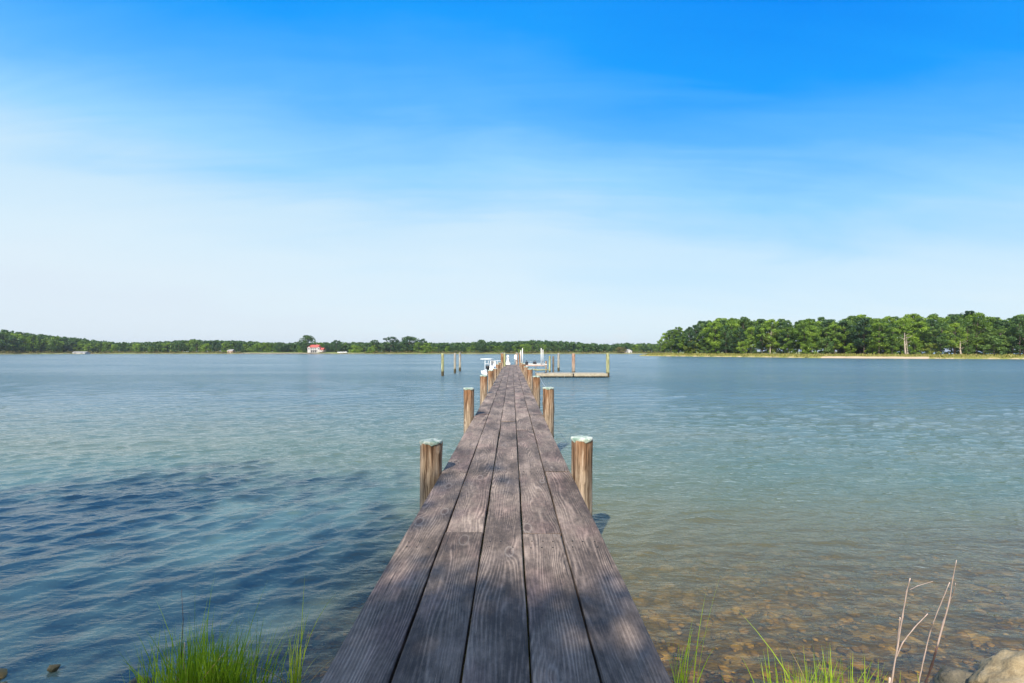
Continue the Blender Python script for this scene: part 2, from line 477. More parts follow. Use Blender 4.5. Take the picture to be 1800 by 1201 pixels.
M['rock'] = rock_mat('tan_sandstone_boulder', (0.17, 0.125, 0.065), (0.36, 0.275, 0.15), (0.50, 0.40, 0.25), 0.10)
M['rock_dark'] = rock_mat('wet_dark_stone', (0.07, 0.065, 0.05), (0.14, 0.12, 0.08), (0.24, 0.20, 0.13), 0.10)

# ------------------------------------------------------------------ shore profile (shared by ground and water colour)
def smooth(a, b, t):
    t = np.clip((t - a) / (b - a), 0, 1); return t * t * (3 - 2 * t)

def ground_z(X, Y):
    prof_y = [-80, -12, -3, 1.0, 2.4, 3.2, 4.2, 5.5, 8, 14, 30, 80, 4000]
    prof_z = [3.0, 1.6, 0.75, 0.50, 0.06, -0.10, -0.22, -0.40, -0.75, -1.25, -2.0, -3.0, -4.0]
    wob = 0.35 * np.sin(X * 0.7 + 1.3) + 0.2 * np.sin(X * 1.9) + 0.015 * np.clip(X, -40, 40) ** 2 * 0
    return np.interp(Y + wob * np.clip(1 - Y / 30, 0, 1), prof_y, prof_z)

def make_ground():
    ys = np.concatenate([np.linspace(-80, -2, 30), np.arange(-1.8, 9, 0.06), np.linspace(9.2, 60, 70), np.geomspace(64, 9000, 30)])
    u = np.linspace(-1, 1, 380)
    u = np.sign(u) * (0.12 * np.abs(u) + 0.88 * np.abs(u) ** 6)
    Y, U = np.meshgrid(ys, u, indexing='ij')
    X = U * (60 + np.abs(Y) * 1.5)
    Z = ground_z(X, Y)
    near = (np.abs(X) < 14) & (Y > -3) & (Y < 12)
    idx = np.argwhere(near)
    for i, j in idx:
        p = Vector((X[i, j], Y[i, j], 0))
        q = mnoise.fractal(p * 2.1, 0.9, 2.1, 4) * 0.045 + abs(mnoise.noise(p * 5.3)) * 0.05
        Z[i, j] += q
    n, m_ = Y.shape
    V = np.stack([X, Y, Z], -1).reshape(-1, 3)
    a = np.arange(n * m_).reshape(n, m_)
    F = np.stack([a[:-1, :-1], a[:-1, 1:], a[1:, 1:], a[1:, :-1]], -1).reshape(-1, 4)
    m, T, out = material('rubble_and_mud_bottom')
    pos = T.node('ShaderNodeNewGeometry').outputs['Position']
    vo = T.node('ShaderNodeTexVoronoi'); T.put(vo.inputs['Vector'], T.mapping(T.node('ShaderNodeVectorMath').outputs[0] if False else pos, scale=(1.0, 0.75, 0))); T.put(vo.inputs['Scale'], 7.0)
    warp = T.noise(pos, 3.0, 4, 0.6, 0, 1)
    vv = T.node('ShaderNodeVectorMath', operation='ADD'); T.put(vv.inputs[0], pos)
    sc = T.node('ShaderNodeVectorMath', operation='SCALE'); T.put(sc.inputs[0], warp); T.put(sc.inputs['Scale'], 0.28)
    T.l.new(sc.outputs[0], vv.inputs[1])
    T.put(vo.inputs['Vector'], T.mapping(vv.outputs[0], scale=(1.0, 0.8, 0)))
    cell = T.noise(vo.outputs['Position'], 9.0, 0)
    n = T.noise(pos, 2.2, 8, 0.65, 0.5); n2 = T.noise(pos, 16, 5, 0.7)
    c = T.ramp(T.math('ADD', T.math('MULTIPLY', cell, 0.55), T.math('MULTIPLY', n2, 0.45)), [(0.32, (0.12, 0.090, 0.035)), (0.5, (0.30, 0.22, 0.08)), (0.68, (0.60, 0.45, 0.20))])
    c = T.mix(T.rng(n, 0.42, 0.62, 0, 0.75), c, (0.12, 0.115, 0.05))
    c = T.mix(T.rng(vo.outputs['Distance'], 0.42, 0.62, 0, 0.7), c, (0.045, 0.04, 0.02))
    z = T.sep(pos)[2]
    c = T.mix(T.rng(z, 0.2, 0.5), c, T.mix(n2, (0.16, 0.12, 0.07), (0.10, 0.13, 0.04)))
    pbr(T, out, c, 0.9, 0, T.bump(T.math('ADD', cell, n2), 0.5, 0.02), 0.2)
    o = link('ground', np_mesh('ground', V, F, m, smooth=True))
    tag(o, kind='structure')
make_ground()

# ------------------------------------------------------------------ water
def make_water():
    ys = []; y = 0.4
    while y < 9000:
        ys.append(y)
        y += max(0.028, y * y / 1046.0 * 0.42) if y < 60 else y * 0.11
    ys = np.array(ys)
    u = np.linspace(-1, 1, 1050)
    u = np.sign(u) * np.abs(u) ** 1.15
    Y, U = np.meshgrid(ys, u, indexing='ij')
    X = U * (7 + np.abs(Y) * 1.45)
    sp = np.maximum(np.gradient(Y, axis=0), (7 + Y * 1.45) * 2 / 1050)
    Z = np.zeros_like(X); DX = np.zeros_like(X); DY = np.zeros_like(X)
    r = np.random.default_rng(5)
    shal = 0.25 + 0.75 * smooth(2.0, 7.0, Y)
    nW = 70
    for i in range(nW):
        lam = 0.13 * (1.9 / 0.13) ** (i / (nW - 1)) * r.uniform(0.93, 1.07)
        ang = R(112) + r.normal(0, 0.40)          # travel direction
        k = 2 * math.pi / lam
        kx, ky = k * math.cos(ang), k * math.sin(ang)
        amp = 0.0046 * lam ** 0.85 * r.uniform(0.6, 1.4)
        if lam > 0.8: amp *= 0.5
        ph = r.uniform(0, 6.28)
        # slow patches of stronger and calmer water
        gx, gy = r.normal(0, 0.35, 2)
        env = 0.75 + 0.45 * np.sin(X * gx + Y * gy + ph * 3)
        fade = smooth(2.2, 4.5, lam / sp)
        th = kx * X + ky * Y + ph + 0.8 * np.sin(X * 0.31 + Y * 0.17 + i)
        A = amp * env * fade * shal
        Z += A * np.sin(th)
        DX -= A * math.cos(ang) * np.cos(th) * -0.9
        DY -= A * math.sin(ang) * np.cos(th) * -0.9
    V = np.stack([X + DX, Y + DY, Z], -1).reshape(-1, 3)
    n, m_ = Y.shape
    a = np.arange(n * m_).reshape(n, m_)
    F = np.stack([a[:-1, :-1], a[:-1, 1:], a[1:, 1:], a[1:, :-1]], -1).reshape(-1, 4)
    m, T, out = material('river_water')
    pos = T.node('ShaderNodeNewGeometry').outputs['Position']
    px, py, pz = T.sep(pos)
    # ripples
    b1 = T.noise(T.mapping(pos, rot=(0, 0, R(-22)), scale=(0.9, 2.2, 1)), 2.3, 4, 0.6, 0.3)
    b2 = T.noise(T.mapping(pos, rot=(0, 0, R(18)), scale=(0.9, 2.0, 1)), 8.0, 3, 0.6, 0.3)
    b3 = T.noise(T.mapping(pos, rot=(0, 0, R(-8)), scale=(0.5, 1.5, 1)), 0.55, 4, 0.55, 0.2)
    far = T.rng(py, 2, 32, 0, 1)
    calm = T.noise(T.mapping(pos, scale=(0.03, 0.09, 1)), 1.0, 3, 0.5)
    calm = T.rng(calm, 0.38, 0.62, 0.6, 1.3)
    hh = T.math('MULTIPLY', T.math('SUBTRACT', b1, 0.5), T.math('ADD', T.math('MULTIPLY', far, 0.10), 0.020))
    hh = T.math('ADD', hh, T.math('MULTIPLY', T.math('SUBTRACT', b2, 0.5), T.math('ADD', T.math('MULTIPLY', far, 0.016), 0.012)))
    hh = T.math('ADD', hh, T.math('MULTIPLY', T.math('SUBTRACT', b3, 0.5), T.math('MULTIPLY', far, 0.36)))
    hh = T.math('MULTIPLY', hh, calm)
    nm = T.bump(hh, 1.0, 1.0)
    # how turbid it looks: deeper water hides the bottom
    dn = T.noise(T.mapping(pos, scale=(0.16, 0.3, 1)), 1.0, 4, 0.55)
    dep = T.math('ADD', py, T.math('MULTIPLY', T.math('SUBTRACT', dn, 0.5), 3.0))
    shade_side = T.rng(T.math('ADD', px, T.math('MULTIPLY', T.math('SUBTRACT', dn, 0.5), 2.0)), -0.6, -2.6, 0, 1, True)  # left-side mask for the painted tree shade; also hides the bottom there
    dep = T.math('ADD', dep, T.math('MULTIPLY', shade_side, 2.6))
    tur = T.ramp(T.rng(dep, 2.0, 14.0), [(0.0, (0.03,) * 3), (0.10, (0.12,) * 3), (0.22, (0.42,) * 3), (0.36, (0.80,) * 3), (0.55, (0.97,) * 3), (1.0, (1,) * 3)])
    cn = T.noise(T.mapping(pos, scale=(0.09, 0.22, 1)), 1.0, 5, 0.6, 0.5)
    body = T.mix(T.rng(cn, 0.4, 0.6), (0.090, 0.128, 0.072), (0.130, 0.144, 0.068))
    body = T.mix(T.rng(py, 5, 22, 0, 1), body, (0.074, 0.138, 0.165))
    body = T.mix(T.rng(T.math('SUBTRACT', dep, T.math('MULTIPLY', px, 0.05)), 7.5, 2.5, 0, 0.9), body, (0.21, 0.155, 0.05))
    body = T.mix(T.math('MULTIPLY', shade_side, T.rng(py, 11.0, 6.0, 0, 0.75)), body, (0.058, 0.135, 0.165))  # blue of the shaded water painted into the body colour on the left
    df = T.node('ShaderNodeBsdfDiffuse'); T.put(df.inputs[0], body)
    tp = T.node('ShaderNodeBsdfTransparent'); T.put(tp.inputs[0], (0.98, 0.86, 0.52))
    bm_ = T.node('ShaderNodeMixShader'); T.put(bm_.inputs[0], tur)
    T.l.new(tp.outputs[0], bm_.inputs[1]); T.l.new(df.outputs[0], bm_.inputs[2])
    gl = T.node('ShaderNodeBsdfGlossy'); T.put(gl.inputs[0], (0.95, 0.95, 0.95))
    T.put(gl.inputs['Roughness'], T.rng(py, 5, 60, 0.03, 0.16)); T.put(gl.inputs['Normal'], nm)
    fr = T.node('ShaderNodeFresnel'); T.put(fr.inputs[0], 1.44); T.put(fr.inputs['Normal'], nm)
    mx = T.node('ShaderNodeMixShader'); T.put(mx.inputs[0], T.math('MINIMUM', fr.outputs[0], 0.72))
    T.l.new(bm_.outputs[0], mx.inputs[1]); T.l.new(gl.outputs[0], mx.inputs[2])
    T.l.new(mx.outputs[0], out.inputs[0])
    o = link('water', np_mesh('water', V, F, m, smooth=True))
    tag(o, kind='structure')
make_water()

# ------------------------------------------------------------------ pier
XL, XR = -0.819, 0.679
DECK = 0.90
TH = 0.052
END = 48.7

def make_pier():
    pier = empty('pier', (0, 0, 0))
    tag(pier, 'long narrow wooden pier of grey lengthwise planks running straight out over the water', 'pier')
    d = MB()
    w = (XR - XL) / 5
    r = random.Random(3)
    joints = [[-1.2, 1.3, 5.25, 10.1, 15.2, 20.3, 25.1, 30.1, 35.0, 40.0, 44.8, END],
              [-1.2, 3.52, 8.0, 12.6, 17.5, 22.6, 27.6, 32.6, 37.5, 42.4, END],
              [-1.2, 1.9, 6.68, 9.1, 13.0, 17.6, 22.3, 27.5, 32.5, 37.4, 42.3, END],
              [-1.2, 3.50, 8.1, 11.3, 15.3, 20.2, 25.2, 30.2, 35.1, 40.1, END],
              [-1.2, 1.4, 5.3, 10.2, 15.0, 20.1, 25.2, 30.2, 35.2, 40.1, 44.9, END]]
    pid = 0
    for c in range(5):
        for a, b in zip(joints[c][:-1], joints[c][1:]):
            pid += 1
            g0, g1, g2, g3 = [r.uniform(0.003, 0.008) for _ in range(4)]
            if c == 4 and a < 6: g0, g2 = 0.004, 0.011
            if c == 2 and 6 < a < 8: g0, g1, g2, g3 = 0.014, 0.010, 0.008, 0.006
            if c == 0: g0 = g2 = r.uniform(-0.006, 0.006)
            if c == 4: g1 = g3 = r.uniform(-0.006, 0.006)
            x0 = XL + c * w; x1 = x0 + w
            cup = r.uniform(-0.003, 0.002); zo = r.uniform(-0.004, 0.004)
            ny = max(4, int((b - a) / (0.12 if a < 12 else 0.6))); e = 0.006
            seg = []
            ph1, ph2 = r.uniform(0, 6), r.uniform(0, 6)
            for i in range(ny + 1):
                t = i / ny; yy = a + 0.003 + (b - a - 0.006) * t
                wl = 0.0022 * math.sin(yy * 2.3 + ph1) + 0.0012 * math.sin(yy * 7.1 + ph2)
                wr = 0.0022 * math.sin(yy * 2.0 + ph2) + 0.0012 * math.sin(yy * 6.3 + ph1)
                xa = x0 + g0 * (1 - t) + g2 * t + wl; xb = x1 - g1 * (1 - t) - g3 * t + wr
                zz = DECK + zo + 0.002 * math.sin(yy * 1.1 + ph1)
                mid = (xa + xb) / 2
                seg.append([(xa, yy, zz - TH), (xa, yy, zz - e), (xa + e, yy, zz), (xa + 0.07, yy, zz + cup), (mid, yy, zz + cup * 1.6), (xb - 0.07, yy, zz + cup), (xb - e, yy, zz), (xb, yy, zz - e), (xb, yy, zz - TH)])
            vs = [p for s_ in seg for p in s_]; k = 9; fs = []
            for i in range(ny):
                for j in range(k):
                    j2 = (j + 1) % k
                    fs.append((i * k + j, i * k + j2, (i + 1) * k + j2, (i + 1) * k + j))
            fs.append(tuple(range(k))); fs.append(tuple(ny * k + j for j in reversed(range(k))))
            d.add(vs, fs, False, pid * 0.173 % 1.0 + c * 0.11)
    d.build('deck', M['deck'], pier)
    # nail heads at the bearers
    nl = MB()
    for yb in [3.3, 5.25, 10.05, 15.1]:
        for c in range(5):
            for q in (0.06, 0.14, 0.22):
                for dy in (-0.05, 0.05):
                    if r.random() < 0.75:
                        nl.lathe((XL + c * w + q + r.uniform(-.012, .012), yb + dy + r.uniform(-.012, .012), DECK + 0.0015), [(0.0055, 0), (0.0055, 0.002), (0.002, 0.0035)], 7)
    nl.build('nail_heads', M['dark'], pier)['kind'] = 'stuff'
    for x in (XL + 0.09, (XL + XR) / 2, XR - 0.09):
        MB().box((x, (END - 1.2) / 2, DECK - TH - 0.125), (0.075, END + 1.0, 0.235)).build('stringer', M['beam'], pier)
    left = [(5.33, .355, .125), (9.92, .60, .115), (15.2, .60, .12), (20.2, .57, .125), (25.1, .46, .12), (30.1, .57, .12), (35.0, .57, .12), (45.2, 1.25, .15)]
    right = [(5.22, .41, .118), (10.06, .60, .12), (15.1, .58, .125), (20.8, .60, .13), (25.9, .53, .13), (31.6, .55, .13), (37.2, .50, .13), (45.3, 1.25, .13)]
    for side, L in ((-1, left), (1, right)):
        for i, (y, hgt, rad) in enumerate(L):
            x = (XL - rad - 0.005) if side < 0 else (XR + rad + 0.005)
            piling(pier, x, y, DECK + hgt, rad, M['pile'], seed=i * 7 + side)
    piling(pier, -0.70, 43.4, 2.15, 0.10, M['pile_green'], seed=77)
    piling(pier, 0.52, 49.0, 2.15, 0.12, M['pile_red'], seed=78)
    # cross beams bolted between the pilings
    for y in (5.27, 10.0, 15.15, 20.5, 25.5, 30.8, 36.0, 40.5, 45.2):
        MB().box(((XL + XR) / 2, y + 0.17, DECK - TH - 0.35), (XR - XL + 0.5, 0.07, 0.21)).build('cross_beam', M['beam'], pier)
    # rope cleats on the left edge
    for yy in (19.0, 33.0):
        c = MB()
        c.tube([(-0.74, yy - 0.14, DECK + 0.05), (-0.74, yy, DECK + 0.06), (-0.74, yy + 0.14, DECK + 0.05)], [0.012, 0.018, 0.012], 8)
        c.box((-0.74, yy - 0.04, DECK + 0.028), (0.03, 0.02, 0.05)); c.box((-0.74, yy + 0.04, DECK + 0.028), (0.03, 0.02, 0.05))
        c.box((-0.74, yy, DECK + 0.006), (0.06, 0.16, 0.010))
        c.build('cleat', M['steel'], pier)

def piling(parent, x, y, top, rad, mat, seed=0, cap=True, lean=(0, 0), name='piling'):
    r = random.Random(seed)
    n = 28
    bottom = -2.4
    zs = [bottom, -0.5, 0.0] + [0.15 + (top - 0.2) * k / 14 for k in range(14)] + [top - 0.03, top]
    p1, p2, p3 = r.uniform(0, 6), r.uniform(0, 6), r.uniform(0, 6)
    vs, fs = [], []
    kn = [(r.uniform(0, 6.28), r.uniform(0.9, top), r.uniform(0.06, 0.12)) for _ in range(4)]
    for z in zs:
        ta = 1 + 0.05 * (top - z) / 3
        for k in range(n):
            a = 2 * math.pi * k / n
            rr = rad * ta * (1 + 0.02 * math.sin(2 * a + p1) + 0.018 * math.sin(3 * a + p2 + z * 1.5) + 0.012 * math.sin(7 * a + p3))
            for (ka, kz, ks) in kn:
                da = (a - ka + math.pi) % (2 * math.pi) - math.pi
                rr += rad * ks * math.exp(-(da / 0.4) ** 2 - ((z - kz) / 0.08) ** 2)
            if z == top: rr *= 0.975
            vs.append((rr * math.cos(a) + lean[0] * z, rr * math.sin(a) + lean[1] * z, z))
    for i in range(len(zs) - 1):
        for k in range(n):
            fs.append((i * n + k, i * n + (k + 1) % n, (i + 1) * n + (k + 1) % n, (i + 1) * n + k))
    fs.append(tuple((len(zs) - 1) * n + k for k in range(n)))
    m = MB(); m.add(vs, fs, True); m.sm[-1] = False
    p = m.build(name, mat, parent, (x, y, 0))
    if cap:
        # copper cap: dented disc with a short ragged skirt
        vs, fs = [], []
        for (q, dz) in ((1.045, -0.026), (1.06, -0.004), (1.02, 0.006), (0.6, 0.012), (0.2, 0.014)):
            for k in range(n):
                a = 2 * math.pi * k / n
                rr = rad * q * (1 + 0.02 * math.sin(2 * a + p1) + 0.02 * math.sin(3 * a + p2))
                zz = top + dz + (0.010 * math.sin(5 * a + p3) + 0.006 * math.sin(11 * a + p1) if dz < -0.01 else 0.003 * math.sin(4 * a + q * 9))
                vs.append((rr * math.cos(a) + lean[0] * top, rr * math.sin(a) + lean[1] * top, zz))
        for i in range(4):
            for k in range(n):
                fs.append((i * n + k, i * n + (k + 1) % n, (i + 1) * n + (k + 1) % n, (i + 1) * n + k))
        fs.append(tuple(4 * n + k for k in range(n)))
        c = MB(); c.add(vs, fs, True)
        cc = c.build('piling_cap', M['cap'], p)
    return p
make_pier()

def rope_between():
    m = MB()
    pts = []
    for i in range(9):
        t = i / 8
        pts.append((0.90 + 0.02 * t, 10.05 + 5.05 * t, 1.46 - 0.12 * (1 - (2 * t - 1) ** 2)))
    m.tube(pts, 0.009, 6)
    o = m.build('rope', M['rope']); tag(o, 'thin blue-grey rope strung between the second and third right-hand pier pilings', 'rope')
rope_between()

# ------------------------------------------------------------------ free-standing mooring piles
def at(px, Zf): return (px - 900.0) * Zf, 800.0 * Zf
for px, Zf, top, rad, mat, lab in [
        (778, .0535, 2.13, .125, 'pile_green', 'greenish-white mooring pile standing alone in the water farthest left of the pier'),
        (799.7, .0615, 2.12, .125, 'pile_old', 'pale mooring pile left of the pier, the left one of a close pair'),
        (808.5, .066, 2.17, .125, 'pile_old', 'pale mooring pile left of the pier, the one of a close pair nearer the pier'),
        (981.8, .066, 2.12, .13, 'pile_old', 'pale grey mooring pile between the boat lift and the reddish pile'),
        (1008, .0535, 2.12, .15, 'pile_red', 'reddish mooring pile standing behind the middle joint of the low floating dock'),
        (1068.3, .0507, 2.16, .14, 'pile_green', 'yellow-green mooring pile at the outer right end of the low floating dock')]:
    x, y = at(px, Zf)
    o = piling(None, x, y, top, rad, M[mat], seed=int(px), cap=False, name='mooring_pile')
    tag(o, lab, 'piling', 'mooring piles standing in the water')

# ------------------------------------------------------------------ floating dock
def make_float():
    root = empty('floating_dock', (5.3, 41.1, 0))
    tag(root, 'low bleached wooden dock in two sections floating on the water right of the pier', 'floating dock')
    for x0, x1 in ((-3.15, 0.06), (0.14, 3.12)):
        d = MB(); n = 26; r = random.Random(int(x0 * 10))
        for i in range(int((x1 - x0) / 0.145)):
            d.box((x0 + 0.072 + i * 0.145, 0, 0.345 + r.uniform(-.004, .004)), (0.137, 2.0, 0.035), a=r.random())
        d.build('planking', M['pale_deck'], root)
        f = MB()
        for y in (-1.02, 1.02): f.box(((x0 + x1) / 2, y, 0.235), (x1 - x0, 0.045, 0.25), bev=0.004)
        for x in (x0 + 0.02, x1 - 0.02): f.box((x, 0, 0.225), (0.04, 1.99, 0.20))
        f.build('frame', M['pale_wood'], root)
        k = 5
        for i in range(k):
            fx = x0 + 0.3 + (x1 - x0 - 0.6) * i / (k - 1)
            MB().box((fx, 0, -0.02), (0.36, 1.8, 0.24), bev=0.03).build('float', M['black_float'], root)
    m = MB(); m.box((0.10, -1.06, 0.24), (0.10, 0.03, 0.22)); m.build('hinge', M['dark'], root)
make_float()

# ------------------------------------------------------------------ boat lift
def make_lift():
    root = empty('boat_lift', (2.0, 40.5, 0))
    tag(root, 'wooden boat lift with pale bunk beams and white guide poles right of the pier', 'boat lift')
    for i, (x, y, top, rad, mt) in enumerate([(-0.10, -1.6, 1.20, 0.07, 'pile_red'), (1.05, 1.1, 1.42, 0.10, 'pile_red'), (0.82, 0.2, 1.62, 0.05, 'pile_red')]):
        pass
    posts = [(959.8, .052, 1.42, .07, 'pile'), (966.3, .054, 1.88, .09, 'pile_green'), (972.6, .055, 1.86, .09, 'beam'), (942.0, .0535, 1.42, .03, 'beam')]
    for px, zf, top, rad, mt in posts:
        x, y = at(px, zf)
        p = piling(root, x - 2.0, y - 40.5, top, rad, M[mt], seed=int(px), cap=False, name='post')
    for px, zf, top in [(918.5, .0500, 2.56), (915.6, .054, 2.38), (951.3, .0500, 2.57), (954.4, .054, 2.46)]:
        x, y = at(px, zf)
        m = MB(); m.tube([(x - 2, y - 40.5, 0.95), (x - 2, y - 40.5, top)], 0.032, 10); m.lathe((x - 2, y - 40.5, top), [(0.035, 0), (0.035, 0.02), (0.012, 0.035)], 10)
        m.build('guide_pole', M['white_plastic'], root)
    for yy in (-0.5, 2.6):
        MB().box((-0.12, yy, 1.05), (1.95, 0.10, 0.10), bev=0.01).build('bunk', M['pinkwood'], root)
        MB().box((-0.05, yy + 0.25, 1.16), (2.3, 0.05, 0.05)).build('guide_rail', M['white_plastic'], root)
    for x in (-1.05, 0.8):
        MB().box((x, 1.05, 0.97), (0.10, 3.1, 0.06)).build('cradle_beam', M['steel'], root)
    MB().tube([(-0.35, -1.4, 0.78), (0.2, -1.4, 0.70), (1.15, -1.35, 0.74)], [0.05, 0.06, 0.05], 8).build('lower_beam', M['pile_green'], root)
    for (x, y) in ((-0.72, -0.4), (0.06, -0.2), (-0.60, 2.6), (0.10, 2.7)):
        m = MB(); m.tube([(x - 0.12, y, 1.24), (x + 0.12, y, 1.24)], 0.085, 12); m.box((x + 0.02, y, 1.15), (0.14, 0.14, 0.08), bev=0.01)
        m.tube([(x, y, 1.3), (x, y, 1.5)], 0.015, 6)
        m.build('winch_motor', M['dark'], root)
    m = MB()
    for x in (-1.05, 0.8):
        for y in (-0.4, 2.6): m.tube([(x, y, 0.99), (x, y, 1.42)], 0.008, 5)
    m.tube([(-1.05, -0.4, 1.42), (0.8, -0.4, 1.42), (0.8, 2.6, 1.42), (-1.05, 2.6, 1.42), (-1.05, -0.4, 1.42)], 0.010, 5)
    m.build('cable', M['steel'], root)
make_lift()

# ------------------------------------------------------------------ things at the end of the pier
def make_pedestal():
    root = empty('dock_pedestal', (-0.42, 47.6, DECK))
    tag(root, 'white power pedestal with rounded head on a wide base at the pier end', 'dock pedestal')
    MB().box((0, 0, 0.10), (0.50, 0.36, 0.20), bev=0.02).box((-0.05, 0, 0.24), (0.36, 0.30, 0.10), bev=0.02).build('base', M['white_plastic'], root)
    m = MB(); m.prism([(-0.17, 0.27), (0.15, 0.27), (0.10, 0.55), (0.10, 0.70), (-0.11, 0.70), (-0.13, 0.55)], 'y', -0.11, 0.11); m.build('column', M['white_plastic'], root)
    m = MB(); m.lathe((-0.01, 0, 0.70), [(0.09, 0), (0.13, 0.03), (0.135, 0.16), (0.12, 0.25), (0.07, 0.31), (0.01, 0.33)], 16); m.build('lamp_head', M['gel'], root)
    m = MB()
    for k in range(3):
        pts = [(0.135 + 0.02 * k, 0.10 * math.cos(t), 0.42 + 0.13 * math.sin(t)) for t in [i * math.pi / 6 for i in range(13)]]
        m.tube(pts, 0.014, 6, cap=False)
    m.build('hose_coil', M['dark'], root)
make_pedestal()

def make_locker():
    root = empty('dock_box', (0.36, 47.4, DECK))
    tag(root, 'white tapered box on a metal bracket beside the right-hand tall piling', 'dock box')
    m = MB(); m.prism([(-0.15, 0.62), (0.14, 0.52), (0.14, 1.06), (-0.06, 1.08), (-0.13, 1.0)], 'y', -0.14, 0.14); m.build('box', M['white_plastic'], root)
    MB().tube([(-0.05, 0, 0.0), (-0.05, 0, 0.60)], 0.03, 8).box((0.0, 0, 0.02), (0.22, 0.2, 0.03)).box((0.05, 0, 0.45), (0.22, 0.05, 0.03)).build('bracket', M['steel'], root)
make_locker()

# ------------------------------------------------------------------ skiff left of the pier
def make_boat():
    root = empty('skiff', (-2.4, 46.0, 0), rz=R(-9))
    tag(root, 'small white open boat with a flat white canopy top moored left of the pier', 'boat')
    L, Bm = 5.2, 1.9
    n = 26; st = []
    for i in range(n + 1):
        t = i / n; y = L * t
        hw = Bm / 2 * 0.86 * (0.93 + 0.07 * math.sin(t * 2.2)) * (1 - max(0, (t - 0.5) / 0.5) ** 2.3)
        sh = 0.34 + 0.26 * t ** 2.0
        dr = -0.28 + 0.40 * max(0, (t - 0.72) / 0.28) ** 2
        st.append([(0, y, dr), (hw * 0.62, y, dr + 0.14), (hw * 0.90, y, 0.10 + dr * 0.2), (hw, y, sh), (hw - 0.06 * min(1, hw * 4), y, sh + 0.015), (hw * 0.86, y, sh - 0.05), (hw * 0.74, y, 0.16), (0, y, 0.14)])
    vs, fs = [], []
    k = 8
    for s_ in st:
        vs += s_
        vs += [(-p[0], p[1], p[2]) for p in s_]
    for i in range(n):
        for j in range(k - 1):
            a, b = i * 16 + j, (i + 1) * 16 + j
            fs.append((a, a + 1, b + 1, b)); a += 8; b += 8
            fs.append((a + 1, a, b, b + 1))
    for s0 in (0,):
        fs.append((0, 1, 2, 3, 4, 5, 6, 7)); fs.append((15, 14, 13, 12, 11, 10, 9, 8))
    MB().add(vs, fs, True).build('hull', M['gel'], root)
    c = MB(); c.prism([(2.1, 0.15), (2.9, 0.15), (2.85, 0.75), (2.55, 1.02), (2.2, 1.02)], 'x', -0.32, 0.32); c.build('console', M['gel'], root)
    MB().prism([(2.62, 1.0), (2.66, 1.0), (2.48, 1.30), (2.44, 1.30)], 'x', -0.30, 0.30).build('windshield', M['white_plastic'], root)
    MB().box((0, 1.55, 0.42), (0.60, 0.42, 0.42), bev=0.03).box((0, 1.38, 0.70), (0.60, 0.07, 0.22), bev=0.03).build('seat', M['white_plastic'], root)
    t = MB(); t.box((-0.60, 2.2, 1.50), (1.15, 1.5, 0.075), bev=0.03); t.build('canopy', M['gel'], root)
    fr = MB()
    for (x0, y0) in ((-0.70, 1.6), (-0.10, 1.6)):
        fr.tube([(x0, y0, 0.14), (x0 + 0.02, y0, 1.47)], 0.026, 8)
    for x0, x1 in ((-0.50, -0.70), (0.30, -0.15)):
        fr.tube([(x0 + 0.10, 3.0, 0.5), (x1, 2.6, 1.47)], 0.026, 8)
    fr.tube([(-0.70, 1.6, 1.0), (-0.10, 1.6, 1.0)], 0.022, 8)
    fr.tube([(-0.70, 1.6, 1.0), (-0.44, 2.8, 1.0)], 0.022, 8)
    fr.build('canopy_frame', M['gel'], root)
    rl = MB()
    pts = []
    for i in range(13):
        a = math.pi * (i / 12); pts.append((0.72 * math.cos(a), 3.5 + 1.45 * math.sin(a), 1.28))
    rl.tube(pts, 0.02, 6)
    for i in (0, 3, 6, 9, 12): rl.tube([pts[i], (pts[i][0] * 0.95, pts[i][1] - 0.02, 0.70)], 0.016, 6)
    rl.build('bow_rail', M['gel'], root)
    mo = MB(); mo.box((0, -0.26, 0.72), (0.34, 0.44, 0.34), bev=0.08); mo.box((0, -0.18, 0.25), (0.13, 0.2, 0.70), bev=0.03); mo.box((0, -0.03, 0.45), (0.24, 0.12, 0.28))
    mo.build('outboard_motor', M['dark'], root)
    MB().box((0.1, 1.9, 0.62), (0.5, 0.28, 0.22), bev=0.08, rz=0.3).build('cushion', M['blue'], root)
make_boat()

# ------------------------------------------------------------------ trees
def leaf_cloud(cl, per, size, r, up=0.25, shell=0.45):
    """cl: list of (cx,cy,cz, rx,ry,rz, tint). Returns quads V,F,tint"""
    Vs, Ts = [], []
    for (cx, cy, cz, rx, ry, rz, ti) in cl:
        n = max(8, int(per * r.uniform(0.8, 1.2)))
        dr = r.normal(size=(n, 3)); dr /= np.linalg.norm(dr, axis=1)[:, None]
        rad = (shell + (1 - shell) * r.random(n)) ** 0.8
        P = dr * rad[:, None] * np.array([rx, ry, rz]) + np.array([cx, cy, cz])
        nn = dr * 0.8 + r.normal(size=(n, 3)) * 0.55 + np.array([0, 0, up])
        nn /= np.linalg.norm(nn, axis=1)[:, None]
        t = np.cross(nn, r.normal(size=(n, 3))); t /= np.linalg.norm(t, axis=1)[:, None]
        b = np.cross(nn, t)
        s = size * r.uniform(0.55, 1.35, n)[:, None]
        s2 = s * r.uniform(0.5, 0.9, n)[:, None]
        Vs.append(np.stack([P - t * s, P - b * s2 + nn * s * 0.15, P + t * s, P + b * s2 - nn * s * 0.1], 1).reshape(-1, 3))
        Ts.append(np.repeat(np.clip(ti + r.normal(0, 0.12, n), 0, 1), 4))
    V = np.concatenate(Vs); F = np.arange(len(V)).reshape(-1, 4)
    return V, F, np.concatenate(Ts)

